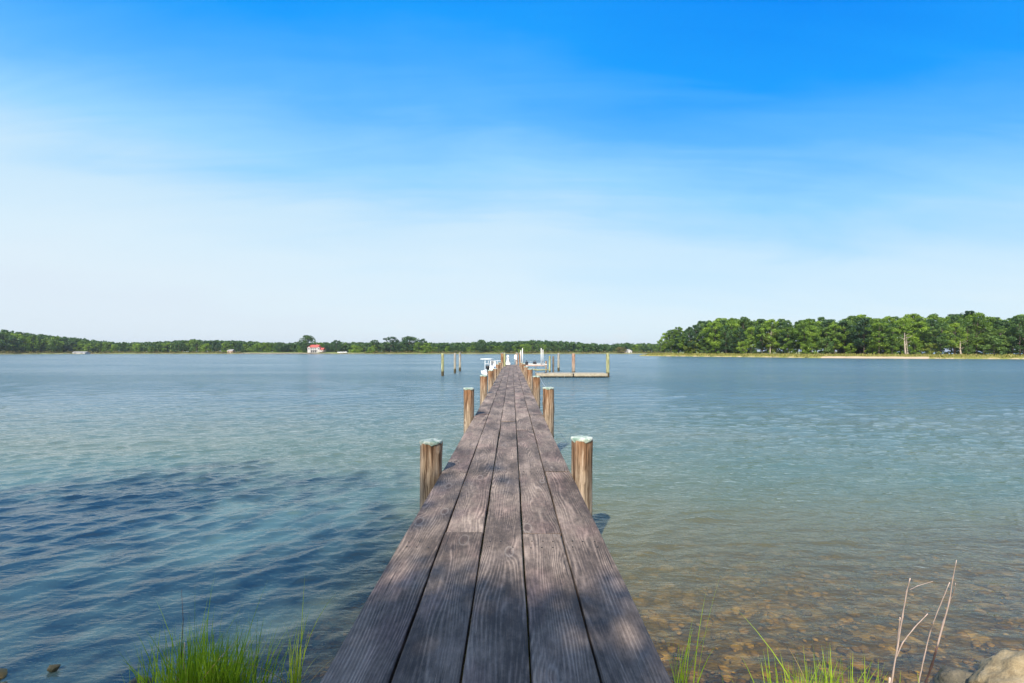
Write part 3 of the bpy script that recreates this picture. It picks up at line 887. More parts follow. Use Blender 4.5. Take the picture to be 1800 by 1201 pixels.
def crown_clumps(kind, H, Wd, base, n, r):
    out = []
    lob = r.uniform(0, 6.28, 3)
    for i in range(n):
        t = (i + r.random()) / n
        z = base + (H - base) * t
        if kind == 'pine':
            env = (0.55 + 0.75 * math.sin(min(1, t * 1.15) * math.pi * 0.80 + 0.25)) * (1.0 if t < 0.75 else 1 - ((t - 0.75) / 0.25) ** 1.6 * 0.75)
        elif kind == 'round':
            env = math.sqrt(max(0.04, 1 - (2 * t - 0.85) ** 2 * 0.80)) * 1.05
        else:
            env = 1.15 * (1 - t) ** 0.75 + 0.12
        a = r.uniform(0, 6.28)
        env *= 1 + 0.22 * math.sin(a * 2 + lob[0]) + 0.15 * math.sin(a * 3 + lob[1] + t * 4)
        R_ = Wd / 2 * env * (0.35 + 0.62 * r.random() ** 0.5)
        cr = Wd * r.uniform(0.13, 0.22) * (1.0 if t < 0.85 else 0.8)
        fl = r.uniform(0.45, 0.7) if kind == 'pine' else r.uniform(0.7, 0.95)
        cz = min(z, H - cr * fl)
        out.append((R_ * math.cos(a), R_ * math.sin(a), cz, cr, cr, cr * fl, r.uniform(0.1, 0.9)))
    return out

def trunk_mesh(H, rad, cl, mat, r, nl=9, lean=0.02):
    m = MB()
    lx, ly = r.normal(0, lean, 2) * H
    pts = [(lx * t * t + 0.12 * math.sin(t * 5 + lx), ly * t * t, H * t) for t in np.linspace(-0.03, 0.93, 8)]
    m.tube(pts, [rad * (1.25 if i == 0 else (1 - 0.82 * i / 7)) for i in range(8)], 8)
    idx = r.permutation(len(cl))[:nl]
    for j in idx:
        c = cl[j]
        z0 = max(0.12 * H, c[2] * r.uniform(0.68, 0.85))
        t0 = z0 / H
        p0 = Vector((lx * t0 * t0, ly * t0 * t0, z0)); p1 = Vector(c[:3])
        mid = p0.lerp(p1, 0.5) + Vector((0, 0, -0.03 * H))
        m.tube([p0, mid, p1], [rad * 0.38, rad * 0.25, rad * 0.08], 5, cap=False)
    me = m.build('trunk_proto', mat)
    d = me.data; bpy.data.objects.remove(me)
    return d

PROTO = {}
def proto(key, kind, H, Wd, base, n, per, size, lmat, bmat, seed, rad=None, nl=9):
    r = np.random.default_rng(seed)
    cl = crown_clumps(kind, H, Wd, base, n, r)
    V, F, T_ = leaf_cloud(cl, per, size, r)
    cm = np_mesh('crown', V, F, lmat, {'tint': ('POINT', T_)})
    tm = trunk_mesh(H, rad or H * 0.014, cl, bmat, r, nl)
    PROTO[key] = (cm, tm, H, Wd)

def place_tree(key, x, y, z, H, label, group=None, name='tree', wscale=1.0, rz=None, cat='tree'):
    cm, tm, H0, W0 = PROTO[key]
    root = empty(name, (x, y, z), rz if rz is not None else random.uniform(0, 6.28))
    s = H / H0
    root.scale = (s * wscale, s * wscale, s)
    tag(root, label, cat, group)
    link('trunk', tm, root); link('crown', cm, root)
    return root

for i in range(6):
    proto('pine%d' % i, 'pine', 16.0, 7.6 + 0.6 * (i % 3), 3.0 + 0.8 * (i % 3), 38 + 3 * i, 95, 0.27, M['broad_dark'] if i == 4 else (M['pine'] if i % 3 else M['broad']), M['bark'], 100 + i, 0.20, 12)
for i in range(3):
    proto('low%d' % i, 'round', 8.0, 6.5, 0.9, 26, 80, 0.24, [M['broad'], M['pine'], M['bright']][i], M['bark'], 140 + i, 0.12, 8)
for i in range(6):
    proto('far%d' % i, 'round' if i % 2 else 'pine', 14.0, 9.5 + (i % 3), 0.6, 30, 46, 0.50, [M['broad'], M['pine'], M['broad'], M['broad_dark'], M['broad'], M['pine']][i], M['bark'], 160 + i, 0.22, 5)
proto('dark0', 'round', 15.0, 14.0, 1.0, 44, 60, 0.48, M['broad_dark'], M['bark'], 190, 0.35, 8)
proto('dark1', 'pine', 15.0, 12.0, 3.0, 34, 60, 0.46, M['broad_dark'], M['bark'], 191, 0.35, 8)
proto('olive', 'round', 9.0, 11.0, 0.6, 34, 46, 0.42, M['olive'], M['bark'], 192, 0.22, 8)
proto('farbright', 'round', 9.0, 11.0, 0.3, 34, 46, 0.42, M['pine'], M['bark'], 193, 0.22, 8)

# --- the long far shore
def zline(px):
    return float(np.interp(px, [-400, 0, 130, 300, 540, 900, 1140, 1400], [300, 352, 400, 425, 400, 400, 425, 440]))
def fx(px, Z): return (px - 900.0) / 800.0 * Z
def land_z(px, off):
    hill = float(np.interp(px, [-400, 0, 130, 300], [8, 6, 2.0, 0.3])) + float(np.interp(px, [840, 930, 1060], [0, 3.0, 0]))
    return 0.35 + 1.2 * float(smooth(0, 14, off)) + hill * float(smooth(12, 70, off))

def shore_mat(name, grass, sand):
    m, T, out = material(name)
    pos = T.node('ShaderNodeNewGeometry').outputs['Position']
    t = attr(T, 'tint')
    n = T.noise(T.mapping(pos, scale=(1, 1, 1)), 0.35, 6, 0.65); n2 = T.noise(pos, 1.7, 5, 0.7)
    gcol = T.mix(T.rng(n, 0.4, 0.62), grass[0], grass[1])
    gcol = T.mix(T.rng(n2, 0.52, 0.7, 0, 0.6), gcol, grass[2])
    scol = T.mix(n2, sand[0], sand[1])
    f = T.rng(T.math('ADD', t, T.math('MULTIPLY', T.math('SUBTRACT', n, 0.5), 0.7)), 0.4, 0.6, 0, 1, True)
    pbr(T, out, T.mix(f, gcol, scol), 0.9, 0, T.bump(n2, 0.4, 0.2), 0.15)
    return m
M['far_land'] = shore_mat('far_shore_ground', ((0.13, 0.17, 0.05), (0.20, 0.22, 0.07), (0.28, 0.24, 0.12)), ((0.34, 0.28, 0.20), (0.16, 0.14, 0.11)))
M['point_land'] = shore_mat('marsh_and_sand_ground', ((0.20, 0.21, 0.05), (0.29, 0.25, 0.08), (0.14, 0.19, 0.04)), ((0.52, 0.42, 0.29), (0.36, 0.28, 0.19)))

def make_far_shore():
    offs = [-6, -0.4, 0.3, 1.5, 5, 10, 16, 28, 45, 75, 140, 400, 1500, 5000]
    pxs = np.arange(-500, 1500, 4.0)
    V, T_ = [], []
    for px in pxs:
        Z0 = zline(px) + 1.6 * math.sin(px * 0.05) + 0.9 * math.sin(px * 0.21)
        for o in offs:
            Z = Z0 + o
            z = -1.2 if o == -6 else (-0.02 if o == -0.4 else land_z(px, o) + 0.3 * mnoise.noise(Vector((px * 0.05, o * 0.1, 0))))
            V.append((fx(px, Z), Z, z))
            sandy = 0.5 if (o <= 1.5) else 0.1
            if 420 < px < 560 and o < 6: sandy = 0.8
            T_.append(sandy)
    n, m_ = len(pxs), len(offs)
    a = np.arange(n * m_).reshape(n, m_)
    F = np.stack([a[:-1, :-1], a[1:, :-1], a[1:, 1:], a[:-1, 1:]], -1).reshape(-1, 4)
    o = link('far_shore', np_mesh('far_shore', V, F, M['far_land'], {'tint': ('POINT', T_)}, smooth=True))
    tag(o, kind='structure')
make_far_shore()

TOP = [(-150, 566), (0, 579), (40, 584), (100, 591), (125, 593), (180, 600), (250, 602), (290, 599), (340, 596), (370, 598), (410, 598), (440, 600), (500, 602),
       (600, 601), (672, 601), (733, 601), (750, 602), (800, 602), (870, 600), (900, 599), (930, 598), (1000, 600), (1030, 603), (1070, 605), (1100, 603), (1150, 604), (1260, 604)]
def top_at(px): return float(np.interp(px, [a for a, b in TOP], [b for a, b in TOP]))
def tree_h(px, Z, zg, toppx): return (618 - toppx) * Z / 800 + EYE - zg

LAWN = (422, 636)       # open lawn round the white house: trees stand further back
def far_trees():
    zones = [(-20, 130, 'broad green tree on the wooded slope at the far left shore', 'trees on the far-left wooded slope'),
             (130, 440, 'green tree in the low wood between the far-left slope and the white house lawn', 'trees in the low wood left of the white house'),
             (440, 660, 'green tree behind the lawn of the white house with the red roof', 'trees behind the white house lawn'),
             (660, 860, 'green tree on the far shore straight behind the left mooring piles', 'trees on the far shore behind the mooring piles'),
             (860, 1160, 'green tree on the hazy far shore beyond the end of the pier', 'trees on the far shore beyond the pier end')]
    r = random.Random(21)
    for (a, b, lab, grp) in zones:
        px = a + 2
        while px < b:
            lawn = LAWN[0] < px < LAWN[1]
            off = (30 if lawn else 9) + r.uniform(0, 9)
            if 990 < px < 1075: off += 12
            Z = zline(px) + off; zg = land_z(px, off)
            tp = top_at(px) + r.uniform(0.0, 9.0)
            H = max(4.5, tree_h(px, Z, zg, min(tp, 613)))
            k = 'far%d' % r.randrange(6)
            if r.random() < 0.12: k = 'farbright'
            place_tree(k, fx(px, Z), Z, zg - 0.2, H, lab, grp, wscale=r.uniform(0.75, 1.1) * (14 / max(H, 9)) ** 0.45)
            px += r.uniform(6.0, 10.5)
    # the deeper rows read as one mass
    cl_all = []
    rr = np.random.default_rng(5)
    for row, (off0, step, dt) in enumerate([(24, 12, 1.5), (42, 13, 0.3), (66, 15, 0.2)]):
        px = -120 if row else -60
        while px < 1290:
            off = off0 + rr.uniform(-5, 5) + (16 if (LAWN[0] < px < LAWN[1] and row == 0) else 0)
            Z = zline(px) + off; zg = land_z(px, off)
            tp = top_at(px) + rr.uniform(-0.6, 2.2) + dt
            H = tree_h(px, Z, zg, tp)
            Wd = rr.uniform(7.5, 11.5)
            x = fx(px, Z)
            tt = rr.uniform(-0.3, 0.3)
            for c in crown_clumps('round', H, Wd, max(0.5, H * 0.15), 13, rr):
                cl_all.append((c[0] + x, c[1] + Z, c[2] + zg, c[3] * 1.25, c[4] * 1.25, c[5] * 1.25, float(np.clip(c[6] * 0.7 + 0.15 + tt, 0, 1))))
            px += step * rr.uniform(0.6, 0.95)
    V, F, T_ = leaf_cloud(cl_all, 30, 0.72, rr)
    o = link('far_wood', np_mesh('far_wood', V, F, M['broad'], {'tint': ('POINT', T_)}))
    tag(o, 'dense green wood filling the land behind the front trees of the far shore', 'wood', kind='stuff')
    # low scrub along the bank
    cl = []
    px = -100
    while px < 1180:
        if not (424 < px < 640):
            off = rr.uniform(3.5, 8); Z = zline(px) + off; hh = rr.uniform(0.8, 2.4)
            cl.append((fx(px, Z), Z, land_z(px, off) + hh * 0.4, rr.uniform(1.2, 2.4), 1.2, hh * 0.7, rr.uniform(0.2, 1.0)))
        px += rr.uniform(1.6, 4.0)
    V, F, T_ = leaf_cloud(cl, 26, 0.42, rr)
    o = link('bank_scrub', np_mesh('bank_scrub', V, F, M['olive'], {'tint': ('POINT', T_)}))
    tag(o, 'low olive scrub growing along the bank of the far shore', 'scrub', kind='stuff')
    special = [('dark0', 541, 588.5, 16, 1.0, 'very large dark round tree rising behind the white house with the red roof'),
               ('dark1', 591, 597.5, 20, 0.8, 'dark tree standing on the lawn right of the white house'),
               ('dark0', 573, 605.5, 22, 0.8, 'small green tree just right of the white house roof'),
               ('farbright', 623, 607, 14, 1.2, 'wide low bright green tree above the white cars on the lawn'),
               ('dark0', 491, 601, 18, 1.0, 'round green tree on the lawn well left of the white house'),
               ('dark1', 658, 597, 14, 0.75, 'flat-topped dark tree, leftmost of the taller ones right of the lawn'),
               ('dark1', 687, 591.5, 14, 1.05, 'tall dark flat-topped tree on the far shore just left of the widest dark tree'),
               ('dark0', 720, 590.5, 16, 1.25, 'tallest wide dark tree on the far shore just left of the mooring piles'),
               ('dark1', 743, 595, 16, 0.8, 'small dark tree-top right beside the tallest wide dark tree'),
               ('dark0', 846, 596.5, 10, 1.0, 'bluish dark bushy tree on the far shore behind the white boat'),
               ('farbright', 652, 610, 8, 1.2, 'low yellowish-green tree at the right edge of the far lawn'),
               ('olive', 1092, 609.5, 6, 1.2, 'low olive-brown tree beside the white gabled house at the far right'),
               ('farbright', 745, 607, 8, 1.2, 'bright green low tree at the waterline behind the left mooring piles')]
    for k, px, tp, off, ws, lab in special:
        Z = zline(px) + off; zg = land_z(px, off)
        place_tree(k, fx(px, Z), Z, zg - 0.2, tree_h(px, Z, zg, tp), lab, wscale=ws)
far_trees()

# --- the right-hand point
PTS = [(66, 236), (72, 226), (84, 205), (95, 190), (104, 170), (110, 160), (126, 148), (153, 137), (200, 122), (290, 100), (420, 70)]
WID = [3, 30, 44, 48, 56, 60, 62, 64, 70, 80, 90]
def point_at(s, off):
    i = min(int(s), len(PTS) - 2); t = s - i
    p = Vector(PTS[i]).lerp(Vector(PTS[i + 1]), t)
    j0 = max(0, min(len(PTS) - 2, int(s - 0.5))); j1 = min(len(PTS) - 2, j0 + 1)
    d0 = (Vector(PTS[j0 + 1]) - Vector(PTS[j0])).normalized(); d1 = (Vector(PTS[j1 + 1]) - Vector(PTS[j1])).normalized()
    tt = min(1, max(0, s - 0.5 - j0)); d = d0.lerp(d1, tt).normalized()
    nrm = Vector((-d.y, d.x)).normalized()
    return p.x + nrm.x * off, p.y + nrm.y * off
def point_w(s): return float(np.interp(s, range(len(WID)), WID))
def point_z(s, f, off):
    w = point_w(s)
    return 0.30 + 0.45 * float(smooth(0, 3.0, off)) + 0.45 * float(smooth(3, 11, off))

def make_point():
    ss = np.linspace(0, 10, 330)
    fr = [-1, 0, 0.006, 0.02, 0.05, 0.08, 0.13, 0.2, 0.3, 0.5, 0.7, 0.85, 0.97, 1.0, 1.06]
    V, T_ = [], []
    for s in ss:
        w = point_w(s)
        wob = 0.8 * math.sin(s * 9) + 0.5 * math.sin(s * 23)
        for f in fr:
            off = (-3 if f == -1 else f * w) + wob
            x, y = point_at(s, off)
            if f == -1: z = -1.2
            elif f == 0: z = -0.03
            elif f >= 1.0: z = -0.4 if f == 1.0 else -1.3
            else: z = point_z(s, f, f * w) + 0.10 * mnoise.noise(Vector((x * 0.3, y * 0.3, 0)))
            V.append((x, y, z))
            px = 900 + 800 * x / y
            d = f * w
            sand = 0.0
            if 1445 < px < 1632 and d < 2.2: sand = 0.8
            elif d < 0.5: sand = 0.45
            elif d > 9: sand = 0.05
            else: sand = 0.15
            T_.append(sand)
    n, m_ = len(ss), len(fr)
    a = np.arange(n * m_).reshape(n, m_)
    F = np.stack([a[:-1, :-1], a[1:, :-1], a[1:, 1:], a[:-1, 1:]], -1).reshape(-1, 4)
    o = link('shore_point', np_mesh('shore_point', V, F, M['point_land'], {'tint': ('POINT', T_)}, smooth=True))
    tag(o, kind='structure')
make_point()

PT_TOP = [(1148, 600), (1158, 590), (1168, 583), (1185, 578), (1200, 571), (1228, 564), (1250, 561), (1285, 561), (1303, 557), (1330, 557), (1355, 555), (1380, 559), (1410, 560), (1440, 558), (1470, 559), (1510, 556),
          (1527, 552), (1550, 556), (1580, 557), (1592, 553), (1630, 553), (1660, 552), (1690, 548), (1740, 548), (1762, 556), (1776, 548), (1800, 552), (1900, 545)]
def pt_top(px): return float(np.interp(px, [a for a, b in PT_TOP], [b for a, b in PT_TOP]))

def point_trees():
    r = random.Random(9)
    for row, (f_off, step, drop) in enumerate([(11, 5.0, (4, 20)), (17, 4.6, (0, 9)), (25, 5.6, (-3, 9)), (36, 7.0, (-2, 10)), (47, 8.0, (1, 12))]):
        s = 0.35
        while s < 8.6:
            i = min(int(s), len(PTS) - 2)
            seg = (Vector(PTS[i + 1]) - Vector(PTS[i])).length
            off = f_off + r.uniform(-2.8, 2.8)
            w = point_w(s)
            if off < w - 4 or (row < 2 and w > 9):
                off = min(off, w - 3)
                x, y = point_at(s, off)
                px = 900 + 800 * x / y
                if 1157 < px < 1880:
                    zg = point_z(s, 0, off)
                    tp = pt_top(px) + r.uniform(*drop)
                    H = min(19.0, tree_h(px, y, zg, tp))
                    if px < 1200: H = min(H, tree_h(px, y, zg, pt_top(px)))
                    if H > 4:
                        kk = 'pine%d' % r.randrange(6)
                        ws = r.uniform(0.68, 1.0) * (16 / max(H, 8)) ** 0.4
                        if px < 1175: ws *= 0.75
                        where = 'near the left tip of the right-hand point' if px < 1354 else ('between the pale bare trunk and the sand beach' if px < 1425 else ('above the sand beach' if px < 1635 else 'right of the sand beach'))
                        lab = ('pine in the front rank ' if row == 0 else 'tall pine behind the front rank ') + where
                        grp = ('front pines ' if row == 0 else 'inner pines ') + where
                        place_tree(kk, x, y, zg - 0.15, H, lab, grp, name='pine_tree', wscale=ws)
            s += step * r.uniform(0.6, 1.35) / seg
    # the back edge of the wood: leafy down to the ground
    s = 1.0
    while s < 8.4:
        i = min(int(s), len(PTS) - 2); seg = (Vector(PTS[i + 1]) - Vector(PTS[i])).length
        w = point_w(s); off = w - r.uniform(4, 14); x, y = point_at(s, off); px = 900 + 800 * x / y
        if 1178 < px < 1900 and off > 13 and r.random() < 0.9:
            zg = point_z(s, 0, off); H = min(11.0, tree_h(px, y, zg, pt_top(px) + 12)) * r.uniform(0.6, 1.0)
            if H > 3: place_tree('far%d' % r.choice([0, 1, 2, 4]), x, y, zg - 0.4, H, 'dense leafy tree closing the back of the wood on the right-hand point', 'leafy trees along the back of the right-hand wood', wscale=1.25)
        s += r.uniform(3.0, 6.5) / seg
    # low young trees and shrubs at the front of the wood
    s = 0.8
    while s < 8.2:
        i = min(int(s), len(PTS) - 2); seg = (Vector(PTS[i + 1]) - Vector(PTS[i])).length
        off = r.uniform(8, 12); x, y = point_at(s, off); px = 900 + 800 * x / y
        if 1180 < px < 1850 and off < point_w(s) - 2:
            H = r.uniform(2.5, 6.5)
            place_tree('low%d' % r.choice([0, 0, 1, 1, 1]), x, y, point_z(s, 0, off) - 0.1, H, 'low bushy young tree at the foot of the pines on the right-hand point', 'low young trees at the foot of the right-hand pines', wscale=r.uniform(0.9, 1.3))
        s += r.uniform(3, 8) / seg
    def pos_px(px, off):
        best = min((abs(900 + 800 * point_at(s_, off)[0] / point_at(s_, off)[1] - px), s_) for s_ in np.linspace(0.1, 9, 600))
        s_ = best[1]; x, y = point_at(s_, off); return x, y, point_z(s_, 0, off)
    for px, off, tp, k, ws, lab in [(1215, 9, 598, 'low2', 1.0, 'yellow-green rounded tree near the left tip of the right-hand point'),
                               (1635, 8.5, 603, 'low2', 1.1, 'small yellow-green bush-like tree right of the two bare pale trunks'),
                               (1455, 9, 610, 'low2', 0.9, 'small bright green bush above the left end of the sand beach'),
                               (1358, 10, 583, 'low2', 0.7, 'bright green tree in front of the tall pale bare trunk')]:
        x, y, zg = pos_px(px, off)
        place_tree(k, x, y, zg - 0.1, tree_h(px, y, zg, tp), lab, wscale=ws)
    # bare pale trunks
    for px, off, tp, lab in [(1354, 8.0, 580, 'pale bare-trunked pine standing out in front of the wood on the point'),
                             (1592, 7.6, 585, 'left one of two pale bare dead trunks above the sand beach'),
                             (1596.5, 8.5, 592, 'right one of two pale bare dead trunks above the sand beach'),
                             (1689, 8.5, 600, 'short pale broken trunk at the edge of the wood right of the sand beach')]:
        x, y, zg = pos_px(px, off)
        H = tree_h(px, y, zg, tp)
        rr = np.random.default_rng(int(px))
        m = MB()
        lx = rr.normal(0, 0.3)
        m.tube([(lx * t, 0.2 * math.sin(t * 3), H * t) for t in np.linspace(-0.03, 1, 8)], [0.24, .22, .2, .18, .16, .13, .09, .04], 8)
        br = MB()
        for j in range(9):
            t = rr.uniform(0.35, 0.95); a = rr.uniform(0, 6.28); L = rr.uniform(0.6, 2.0)
            br.tube([(lx * t, 0, H * t), (lx * t + L * 0.5 * math.cos(a), L * 0.5 * math.sin(a), H * t + L * 0.2), (lx * t + L * math.cos(a), L * math.sin(a), H * t + L * 0.5)], [0.06, 0.04, 0.015], 5)
        root = empty('dead_tree', (x, y, zg)); tag(root, lab, 'tree')
        m.build('trunk', M['bark_pale'], root); br.build('limb', M['bark_pale'], root)
    for px, off, tp, k, ws, lab in [(1161, 7, 596, 'pine1', 0.75, 'outermost small pine at the very left tip of the right-hand point'),
                               (1168, 9, 585, 'pine2', 0.7, 'second pine from the left tip of the right-hand point, leaning over open water'),
                               (1181, 10, 579, 'pine5', 0.8, 'third pine from the left tip of the right-hand point'),
                               (1192, 12, 574, 'pine1', 0.8, 'fourth pine from the left tip of the right-hand point')]:
        x, y, zg = pos_px(px, off)
        place_tree(k, x, y, zg - 0.1, tree_h(px, y, zg, tp), lab, name='pine_tree', wscale=ws)
    # marsh grass
    rr = np.random.default_rng(3)
    Vs, Ts = [], []
    for _ in range(9000):
        s = rr.uniform(0.25, 8.8); off = rr.uniform(0.4, 9.0)
        if off > point_w(s) - 1: continue
        x, y = point_at(s, off + 0.8 * math.sin(s * 9) * 0.7)
        px = 900 + 800 * x / y
        if 1445 < px < 1632 and off < 2.0: continue
        z = point_z(s, 0, off); hh = rr.uniform(0.25, 0.65); a = rr.uniform(0, 3.14); ww = rr.uniform(0.10, 0.22)
        dx, dy = math.cos(a) * ww, math.sin(a) * ww; l = rr.normal(0, 0.12, 2)
        Vs += [(x - dx, y - dy, z - 0.05), (x + dx, y + dy, z - 0.05), (x + dx * 0.4 + l[0], y + dy * 0.4 + l[1], z + hh), (x - dx * 0.4 + l[0], y - dy * 0.4 + l[1], z + hh)]
        Ts += [rr.uniform(0.2, 1)] * 4
    F = np.arange(len(Vs)).reshape(-1, 4)
    mg = leaf('marsh_grass_blades', (0.16, 0.19, 0.035), (0.28, 0.27, 0.07), (0.40, 0.34, 0.12), 0.25)
    o = link('marsh_grass', np_mesh('marsh_grass', Vs, F, mg, {'tint': ('POINT', Ts)}))
    tag(o, 'golden marsh grass along the waterline of the right-hand point', 'grass', kind='stuff')
point_trees()

# ------------------------------------------------------------------ far buildings
def window(parent, x, y, z, w, h):
    f = MB().box((x, y, z), (w + 0.2, 0.08, h + 0.2)).build('window', M['wall_white'], parent)
    MB().box((x, y - 0.05, z), (w, 0.05, h)).build('pane', M['glass'], f)

def gable(x0, x1, y0, y1, z0, z1, ov=0.4, axis='x', th=0.22):
    m = MB()
    if axis == 'x':   # ridge runs along x
        ym = (y0 + y1) / 2
        for s in (-1, 1):
            ye = y0 - ov if s < 0 else y1 + ov
            m.add([(x0 - ov, ye, z0 - 0.15), (x1 + ov, ye, z0 - 0.15), (x1 + ov, ym, z1), (x0 - ov, ym, z1),
                   (x0 - ov, ye, z0 - 0.15 + th), (x1 + ov, ye, z0 - 0.15 + th), (x1 + ov, ym, z1 + th), (x0 - ov, ym, z1 + th)],
                  [(0, 1, 2, 3), (7, 6, 5, 4), (0, 4, 5, 1), (2, 6, 7, 3), (1, 5, 6, 2), (0, 3, 7, 4)])
    else:
        xm = (x0 + x1) / 2
        for s in (-1, 1):
            xe = x0 - ov if s < 0 else x1 + ov
            m.add([(xe, y0 - ov, z0 - 0.15), (xe, y1 + ov, z0 - 0.15), (xm, y1 + ov, z1), (xm, y0 - ov, z1),
                   (xe, y0 - ov, z0 - 0.15 + th), (xe, y1 + ov, z0 - 0.15 + th), (xm, y1 + ov, z1 + th), (xm, y0 - ov, z1 + th)],
                  [(0, 1, 2, 3), (7, 6, 5, 4), (0, 4, 5, 1), (2, 6, 7, 3), (1, 5, 6, 2), (0, 3, 7, 4)])
    return m

def main_house():
    Z = zline(550) + 9; x = fx(540.5, Z)
    root = empty('house', (x, Z, 1.15))
    tag(root, 'white two-storey waterfront house with a red roof on the far lawn', 'house')
    w = MB(); w.box((5.6, 3.5, 2.7), (9.0, 7.0, 5.4)); w.build('wall', M['wall_white'], root)
    g1 = MB(); g1.prism([(0.3, 0), (3.0, 0), (3.0, 4.9), (1.65, 6.1), (0.3, 4.9)], 'y', -0.6, 5.0); g1.build('gable_wing', M['wall_white'], root)
    g2 = MB(); g2.prism([(9.7, 0), (11.8, 0), (11.8, 4.9), (10.75, 5.9), (9.7, 4.9)], 'y', -0.4, 4.0); g2.build('gable_wing', M['wall_white'], root)
    rf = gable(2.0, 10.2, 0, 7, 5.4, 7.6); ro = rf.build('roof', M['roof_red'], root)
    MB().box((7.5, 4.4, 7.7), (0.8, 0.8, 1.5)).build('chimney', M['wall_pink'], ro)
    gable(0.3, 3.0, -0.6, 5, 4.95, 6.2, 0.25, 'y').build('roof', M['roof_red'], root)
    gable(9.7, 11.8, -0.4, 4, 4.95, 6.0, 0.25, 'y').build('roof', M['roof_red'], root)
    e = MB(); e.box((13.4, 3.0, 1.55), (3.4, 5.5, 3.1)); e.build('annex', M['wall_pink'], root)
    gable(11.9, 15.1, 0.3, 5.7, 3.1, 4.6, 0.3).build('roof', M['roof_red'], root)
    MB().box((12.4, -0.5, 1.5), (4.6, 0.5, 1.3)).build('porch_wall', M['wall_white'], root)
    MB().box((6.3, -0.55, 2.75), (6.3, 1.1, 0.22)).build('balcony', M['wall_white'], root)
    for k in range(4): MB().box((3.4 + k * 1.9, -0.95, 1.32), (0.22, 0.22, 2.64)).build('column', M['wall_white'], root)
    for xx in (1.65, 4.3, 6.2, 8.1, 10.75): window(root, xx, -0.66 if xx < 3 else (-0.46 if xx > 10 else -0.06), 4.0, 0.9, 1.3)
    for xx in (4.3, 6.2, 8.1): window(root, xx, -0.06, 1.3, 1.2, 1.9)
    window(root, 13.6, 0.2, 2.4, 1.0, 0.7)
    root.scale = (0.92, 0.92, 0.92)
main_house()

def small_house(px, off, z, w, d, h, rh, wm, rm, lab, cat='house', axis='x', name='house', rz=0):
    Z = zline(px) + off; root = empty(name, (fx(px, Z), Z, z), rz); tag(root, lab, cat)
    if axis == 'x': m = MB().box((0, d / 2, h / 2), (w, d, h))
    else: m = MB().prism([(-w / 2, 0), (w / 2, 0), (w / 2, h), (0, h + rh), (-w / 2, h)], 'y', 0, d)
    m.build('wall', wm, root)
    gable(-w / 2, w / 2, 0, d, h + 0.05, h + rh + 0.05, 0.3, axis, 0.18).build('roof', rm, root)
    window(root, -w * 0.25, -0.06, h * 0.55, w * 0.14, h * 0.35); window(root, w * 0.25, -0.06, h * 0.55, w * 0.14, h * 0.35)
small_house(1106, 4, 0.5, 5.4, 6, 2.2, 1.6, M['wall_white'], M['roof_grey'], 'small white gabled house on the far shore near the tip of the right-hand point', axis='y')
small_house(1099, 5, 0.4, 5.5, 4, 1.5, 0.5, M['wall_pink'], M['roof_grey'], 'low tan shed attached left of the small white gabled house', 'shed', name='shed')
small_house(404, 6, 0.6, 4.6, 4, 2.4, 0.9, M['wall_pink'], M['roof_grey'], 'little tan boathouse at the waterline between the slope and the white house', 'boathouse', name='boathouse')
small_house(138, 1.5, 0.3, 11.5, 5, 1.1, 0.6, M['wall_white'], M['roof_grey'], 'long low white boathouse at the waterline below the far-left slope', 'boathouse', name='boathouse')

def far_car(px, off, lab):
    Z = zline(px) + off
    root = empty('parked_car', (fx(px, Z), Z, land_z(px, off)), random.uniform(-0.3, 0.3)); tag(root, lab, 'car', 'white cars parked on the far lawn')
    m = MB(); m.prism([(-2.1, 0.35), (2.1, 0.35), (2.15, 0.85), (1.3, 1.0), (0.8, 1.5), (-1.2, 1.5), (-1.8, 1.0), (-2.15, 0.9)], 'y', -0.85, 0.85); m.build('body', M['gel'], root)
    m = MB(); m.prism([(-1.5, 1.03), (1.1, 1.03), (0.72, 1.42), (-1.1, 1.42)], 'y', -0.87, 0.87); m.build('window', M['glass'], root)
    for wx in (-1.3, 1.3):
        for wy in (-0.8, 0.8): MB().tube([(wx, wy - 0.1, 0.34), (wx, wy + 0.1, 0.34)], 0.34, 12).build('wheel', M['dark'], root)
far_car(597.5, 5, 'white car parked on the far lawn under trees, leftmost of the three')
far_car(602, 5.5, 'white car parked on the far lawn under trees, middle of the three')
far_car(606.5, 6, 'white car parked on the far lawn under trees, rightmost of the three')

def seawall():
    m = MB(); r = random.Random(4)
    for i in range(230):
        px = 424 + (i * 0.95) + r.uniform(-.3, .3)
        Z = zline(px) + r.uniform(-1.2, 0.2)
        m.box((fx(px, Z), Z, r.uniform(0.1, 0.35)), (r.uniform(.5, .9), r.uniform(.5, .9), r.uniform(.4, .8)), rz=r.uniform(0, 3), rx=r.uniform(-.4, .4))
    o = m.build('riprap_wall', M['stone_wall']); tag(o, 'long grey riprap wall along the waterline below the white house', 'seawall')
seawall()

# ------------------------------------------------------------------ big tree behind the camera on the near bank: its shade falls over the left of the view
proto('shade_sparse', 'round', 14.5, 10.5, 5.2, 52, 170, 0.13, M['broad'], M['bark'], 402, 0.30, 16)
proto('shade', 'round', 14.5, 10.5, 5.2, 66, 330, 0.13, M['broad'], M['bark'], 401, 0.30, 16)
place_tree('shade_sparse', -9.9, -6.6, 0.8, 14.5, 'large leafy tree on the near bank behind the viewpoint, left of the pier', rz=0.4)
place_tree('shade', -2.6, -3.45, 0.8, 6.2, 'small leafy tree on the near bank just behind the viewpoint', rz=1.4)

